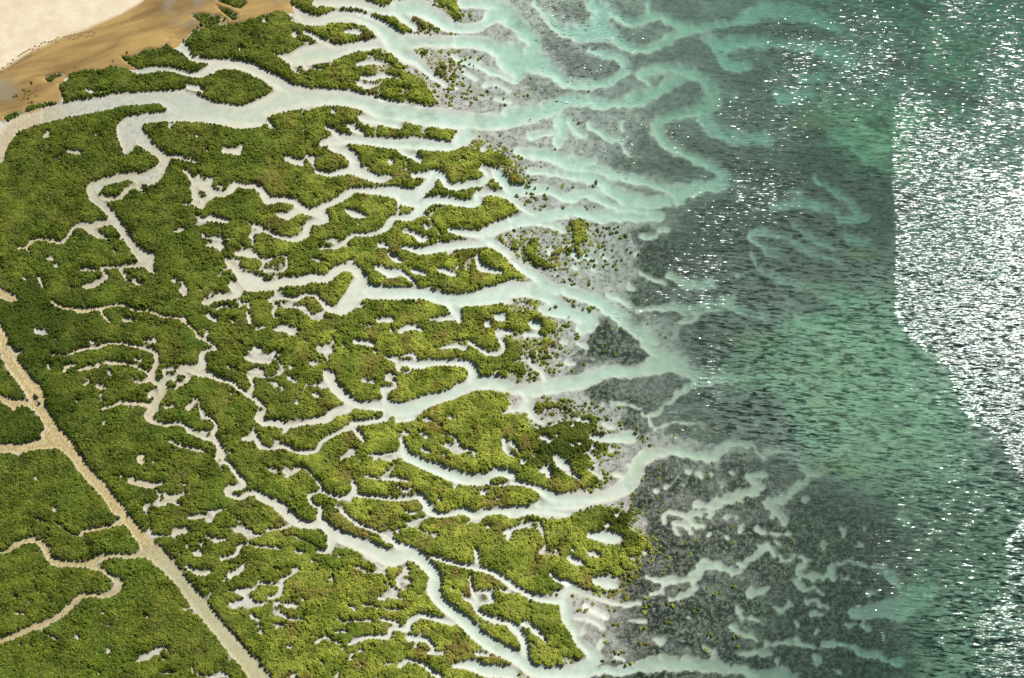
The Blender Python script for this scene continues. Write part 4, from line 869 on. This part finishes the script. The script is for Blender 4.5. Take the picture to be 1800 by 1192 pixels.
# ------------------------------------------------------------------ lone tufts on the flats
TUFTS = [(830,110,30,20,12,"on the grey flat right of the upper marsh"),(800,165,40,18,16,"on the mud by the white bank line above the main channel"),(850,175,40,15,10,"on the grey flat just above the main channel"),
(905,275,14,18,8,"in the grey water below the mouth of the main channel"),(950,322,34,8,9,"on the grey bar between the two upper middle sand channels"),(1045,322,10,5,3,"at the tip of the grey bar between two pale channels"),
(930,345,30,10,12,"on the grey spit between the pale forked channels"),(955,365,8,6,3,"on the thin spit where the pale channels fork"),(1070,405,25,12,14,"in the ring of tufts on the mid grey flat"),(1095,415,8,6,4,"at the edge of the ring of tufts on the flat"),
(1015,430,25,26,14,"around the tall green clump on the grey flat"),(990,440,25,18,8,"among pale bare spots on the grey flat"),(1060,435,20,15,8,"scattered on the open grey flat"),(1115,440,14,8,4,"farthest out on the open grey flat"),(1075,462,20,12,7,"near bare sand spots on the grey flat"),
(1035,468,20,12,7,"in the middle of the grey flat above the green channel"),(1003,495,16,5,7,"in a row along the top bank of the pale green channel"),(1040,500,8,8,4,"near the upper bank of the wide green channel"),(1088,460,8,8,3,"alone far out in the grey shallows"),
(960,541,26,5,5,"on the low shoal in the wide pale channel"),(1040,541,6,3,2,"on the end of the shoal in mid channel"),(1008,532,4,4,2,"on the middle of the shoal in mid channel"),(985,575,20,15,8,"at the tip of the marsh under the wide channel"),(1015,590,20,8,5,"on grey mud under the wide green channel"),
(1062,615,14,10,6,"beside the brown driftwood streak on the grey flat"),(1081,623,3,3,1,"alone right of the brown streak on the flat"),(965,622,20,18,8,"around the bare pans above the lower green channel"),(945,655,8,6,3,"near the small sand inlet on the mud"),(980,648,22,8,7,"along the top bank of the lower green channel"),
(1122,760,9,9,5,"beside the bright sand pan right of the dark marsh"),(1132,770,8,8,4,"below the bright sand pan right of the dark marsh"),(1142,780,5,4,2,"just above the bend of the green channel"),(1091,716,4,3,1,"alone in the dark shallows above the bright pan"),(1048,718,6,4,2,"on grey mud above the dark marsh"),
(985,728,15,6,4,"on drowned turf above the dark marsh"),(1157,826,4,4,2,"at the edge of the dark meadow below the channel bend"),(1060,800,12,15,6,"on drowned turf right of the dark marsh"),(1064,838,10,12,4,"at the lower right edge of the dark marsh"),
(1140,1067,6,4,2,"large and bright on the dark flat near the bottom"),(1187,982,5,3,1,"bright and alone on the dark meadow"),(1137,990,10,8,3,"off the lower tip of the marsh"),(1178,1064,14,5,5,"in a row right of the big bright tuft"),(1078,1073,8,5,3,"by the white shell patch near the bottom channel"),
(1172,1096,8,6,4,"in the lower flats among pale creeks"),(1132,1103,8,4,2,"on the lower flat under the big bright tuft"),(1082,1100,7,8,3,"under the white shell patch"),(1222,1072,10,4,3,"on the dark meadow right of the row of tufts"),(1289,1034,4,3,1,"small and alone far right on the dark meadow"),
(1258,1043,3,3,1,"alone on the meadow below the winding creek"),(1249,1116,7,5,3,"beside white drift on the lower meadow"),(1262,1118,3,3,1,"at the right end of the white drift"),(1296,1120,8,5,3,"on the meadow right of the white drift"),(1300,1138,4,3,1,"below the white drift on the meadow"),
(1090,1145,12,8,5,"on the shoal above the bottom channel"),(1070,1163,12,5,4,"along the upper bank of the bottom channel"),(1102,1164,8,5,3,"on the end of the shoal above the bottom channel"),(1132,1130,10,8,4,"on grey mud above the bottom channel"),(1022,1072,10,5,4,"beside the white shell patch left of the dark flat"),
(45,166,11,8,7,"on the ochre sand spit in the upper left corner"),(30,171,7,5,4,"at the left end of the ochre sand spit"),(62,152,5,4,4,"on the upper edge of the ochre sand spit"),(65,170,8,4,3,"on the lower edge of the ochre sand spit"),(50,180,16,4,6,"between the ochre spit and the shrub strip"),(135,121,2,2,1,"alone at the foot of the wet beach"),(225,97,3,2,1,"tiny and alone above the first beach creek")]
trng = np.random.default_rng(99)
for (u0, v0, ru_, rv_, n, where) in TUFTS:
    for k in range(n):
        a_, q_ = trng.uniform(0, 6.283), math.sqrt(trng.uniform(0, 1))
        p = ground(u0 + ru_ * q_ * math.cos(a_), v0 + rv_ * q_ * math.sin(a_))
        z0 = float(height(np.array([p.x]), np.array([p.y]))[0])
        o = bpy.data.objects.new("shrub", SHRUBS[int(trng.integers(0, len(SHRUBS)))])
        s0 = trng.uniform(0.32, 0.85) * (1.35 if n == 1 else 1.0) * (0.7 if u0 < 200 else 1)
        zz = z0 - 0.05
        h0 = max(s0 * trng.uniform(.9, 1.3), (0.28 - zz) / 0.5)
        o.location = (p.x, p.y, zz); o.scale = (s0 * trng.uniform(.8, 1.3), s0 * trng.uniform(.8, 1.1), h0); o.rotation_euler = (0, 0, trng.uniform(0, 6.28))
        o["label"] = ("dark green tuft " if n > 1 else "green tuft ") + where; o["category"] = "shrub"
        if n > 1: o["group"] = "tufts " + where
        C.objects.link(o)

# ------------------------------------------------------------------ birds on the flats
g = NT("bird_plumage"); P = g.pos()
g.surface(g.n("BsdfPrincipled", {"Base Color": g.mix(g.noise(P, 9.0, 3), (0.035, 0.032, 0.03, 1), (0.11, 0.095, 0.08, 1)), "Roughness": 0.7})); PLUME = g.m
g = NT("bird_leg"); P = g.pos()
g.surface(g.n("BsdfPrincipled", {"Base Color": g.mix(g.noise(P, 20.0, 2), (0.12, 0.09, 0.03, 1), (0.2, 0.15, 0.05, 1)), "Roughness": 0.6})); SHANK = g.m

def tube(path, k=8):
    """rings along a path of (x, y, z, half width, half height) -> verts, faces"""
    vs_, fs = [], []
    for (x_, y_, z_, a_, b_) in path:
        for q in range(k):
            w_ = 2 * math.pi * q / k
            vs_.append((x_, y_ + a_ * math.cos(w_), z_ + b_ * math.sin(w_)))
    for r_ in range(len(path) - 1):
        for q in range(k):
            fs.append((r_ * k + q, r_ * k + (q + 1) % k, (r_ + 1) * k + (q + 1) % k, (r_ + 1) * k + q))
    fs.append(tuple(range(k - 1, -1, -1))); fs.append(tuple(range((len(path) - 1) * k, len(path) * k)))
    return vs_, fs

def bird(u, v_, turn, label, stride):
    p = ground(u, v_); z0 = float(height(np.array([p.x]), np.array([p.y]))[0])
    root = bpy.data.objects.new("wading_bird", None); root.location = (p.x, p.y, z0); root.rotation_euler = (0, 0, turn); root.empty_display_size = 0.3; C.objects.link(root)
    root["label"] = label; root["category"] = "bird"
    h = 0.36
    # tail, body, breast, neck, head and bill as one run of rings
    path = [(-.34, 0, h + .02, .012, .01), (-.27, 0, h + .03, .05, .025), (-.16, 0, h + .05, .09, .075), (0, 0, h + .06, .115, .105), (.12, 0, h + .09, .095, .095), (.19, 0, h + .15, .055, .065), (.215, 0, h + .23, .036, .04), (.235, 0, h + .30, .038, .042), (.27, 0, h + .325, .042, .042), (.31, 0, h + .322, .028, .028), (.34, 0, h + .31, .012, .012), (.47, 0, h + .27, .004, .004)]
    vs_, fs = tube(path, 10)
    me = bpy.data.meshes.new("body"); me.from_pydata(vs_, [], fs); me.materials.append(PLUME); me.polygons.foreach_set("use_smooth", np.ones(len(fs), bool)); me.update()
    b = bpy.data.objects.new("body", me); b.parent = root; C.objects.link(b)
    for sgn in (-1, 1):
        vs2, fs2 = [], []
        legp = [(0.0 + sgn * stride, .0), (-.03 + sgn * stride * .6, .17), (0.0, h + .0)]
        for (x_, z_) in legp:
            for q in range(5):
                w_ = 2 * math.pi * q / 5; vs2.append((x_ + .011 * math.cos(w_), sgn * .045 + .011 * math.sin(w_), z_))
        for r_ in range(2):
            for q in range(5): fs2.append((r_ * 5 + q, r_ * 5 + (q + 1) % 5, (r_ + 1) * 5 + (q + 1) % 5, (r_ + 1) * 5 + q))
        i0 = len(vs2); fx0 = legp[0][0]
        vs2 += [(fx0 - .02, sgn * .045 - .012, .004), (fx0 + .09, sgn * .045 - .05, .002), (fx0 + .1, sgn * .045, .002), (fx0 + .09, sgn * .045 + .05, .002), (fx0 - .02, sgn * .045 + .012, .004)]
        fs2.append(tuple(range(i0, i0 + 5)))
        me = bpy.data.meshes.new("leg"); me.from_pydata(vs2, [], fs2); me.materials.append(SHANK); me.update()
        o = bpy.data.objects.new("leg", me); o.parent = root; C.objects.link(o)
bird(1000, 557, R(200), "dark wading bird standing in the widest pale green channel", 0.05)
bird(201, 110, R(150), "dark wading bird standing on the wet grey sand at the foot of the beach", 0.04)
bird(932, 210, R(20), "dark wading bird standing at the mouth of the main channel", 0.05)

# ------------------------------------------------------------------ footprints along the tide line
g = NT("trodden_sand"); P = g.pos()
g.surface(g.n("BsdfPrincipled", {"Base Color": g.mix(g.noise(P, 3.0, 3), (0.17, 0.11, 0.05, 1), (0.30, 0.20, 0.10, 1)), "Roughness": 0.8})); TROD = g.m
line = [(5,132),(25,116),(45,102),(65,91),(85,82),(108,74),(130,68),(152,63),(170,64)]
vs_, fs = [], []
prng = random.Random(5)
for off, skip in ((0, 0.08), (7.5, 0.3)):
    run = 0.0
    for (a, b) in zip(line[:-1], line[1:]):
        L0 = math.dist(a, b)
        while run < L0:
            t_ = run / L0
            if prng.random() > skip:
                side = prng.choice((-1.2, 1.2))
                p = ground(a[0] + (b[0] - a[0]) * t_ + side * .5, a[1] + (b[1] - a[1]) * t_ + side + off)
                z0 = float(height(np.array([p.x]), np.array([p.y]))[0]) + 0.012
                ang = math.atan2(-(b[1] - a[1]), b[0] - a[0]); ca, sa = math.cos(ang), math.sin(ang)
                la, wa = prng.uniform(.24, .34), prng.uniform(.15, .22)
                i0 = len(vs_)
                for (q, zz) in ((1.25, -0.03), (1.0, 0.06), (0.72, 0.0)):
                    for k in range(8):
                        w_ = 2 * math.pi * k / 8; x_, y_ = la * q * math.cos(w_), wa * q * math.sin(w_)
                        vs_.append((p.x + x_ * ca - y_ * sa, p.y + x_ * sa + y_ * ca, z0 + zz))
                for r_ in range(2):
                    for k in range(8): fs.append((i0 + r_ * 8 + k, i0 + r_ * 8 + (k + 1) % 8, i0 + (r_ + 1) * 8 + (k + 1) % 8, i0 + (r_ + 1) * 8 + k))
                fs.append(tuple(range(i0 + 16, i0 + 24)))
            run += prng.uniform(5.2, 6.6)
        run -= L0
me = bpy.data.meshes.new("footprint_trail"); me.from_pydata(vs_, [], fs); me.materials.append(TROD); me.update()
o = bpy.data.objects.new("footprint_trail", me); C.objects.link(o)
o["kind"] = "stuff"; o["label"] = "two lines of dark footprints along the wet edge of the beach"; o["category"] = "footprints"
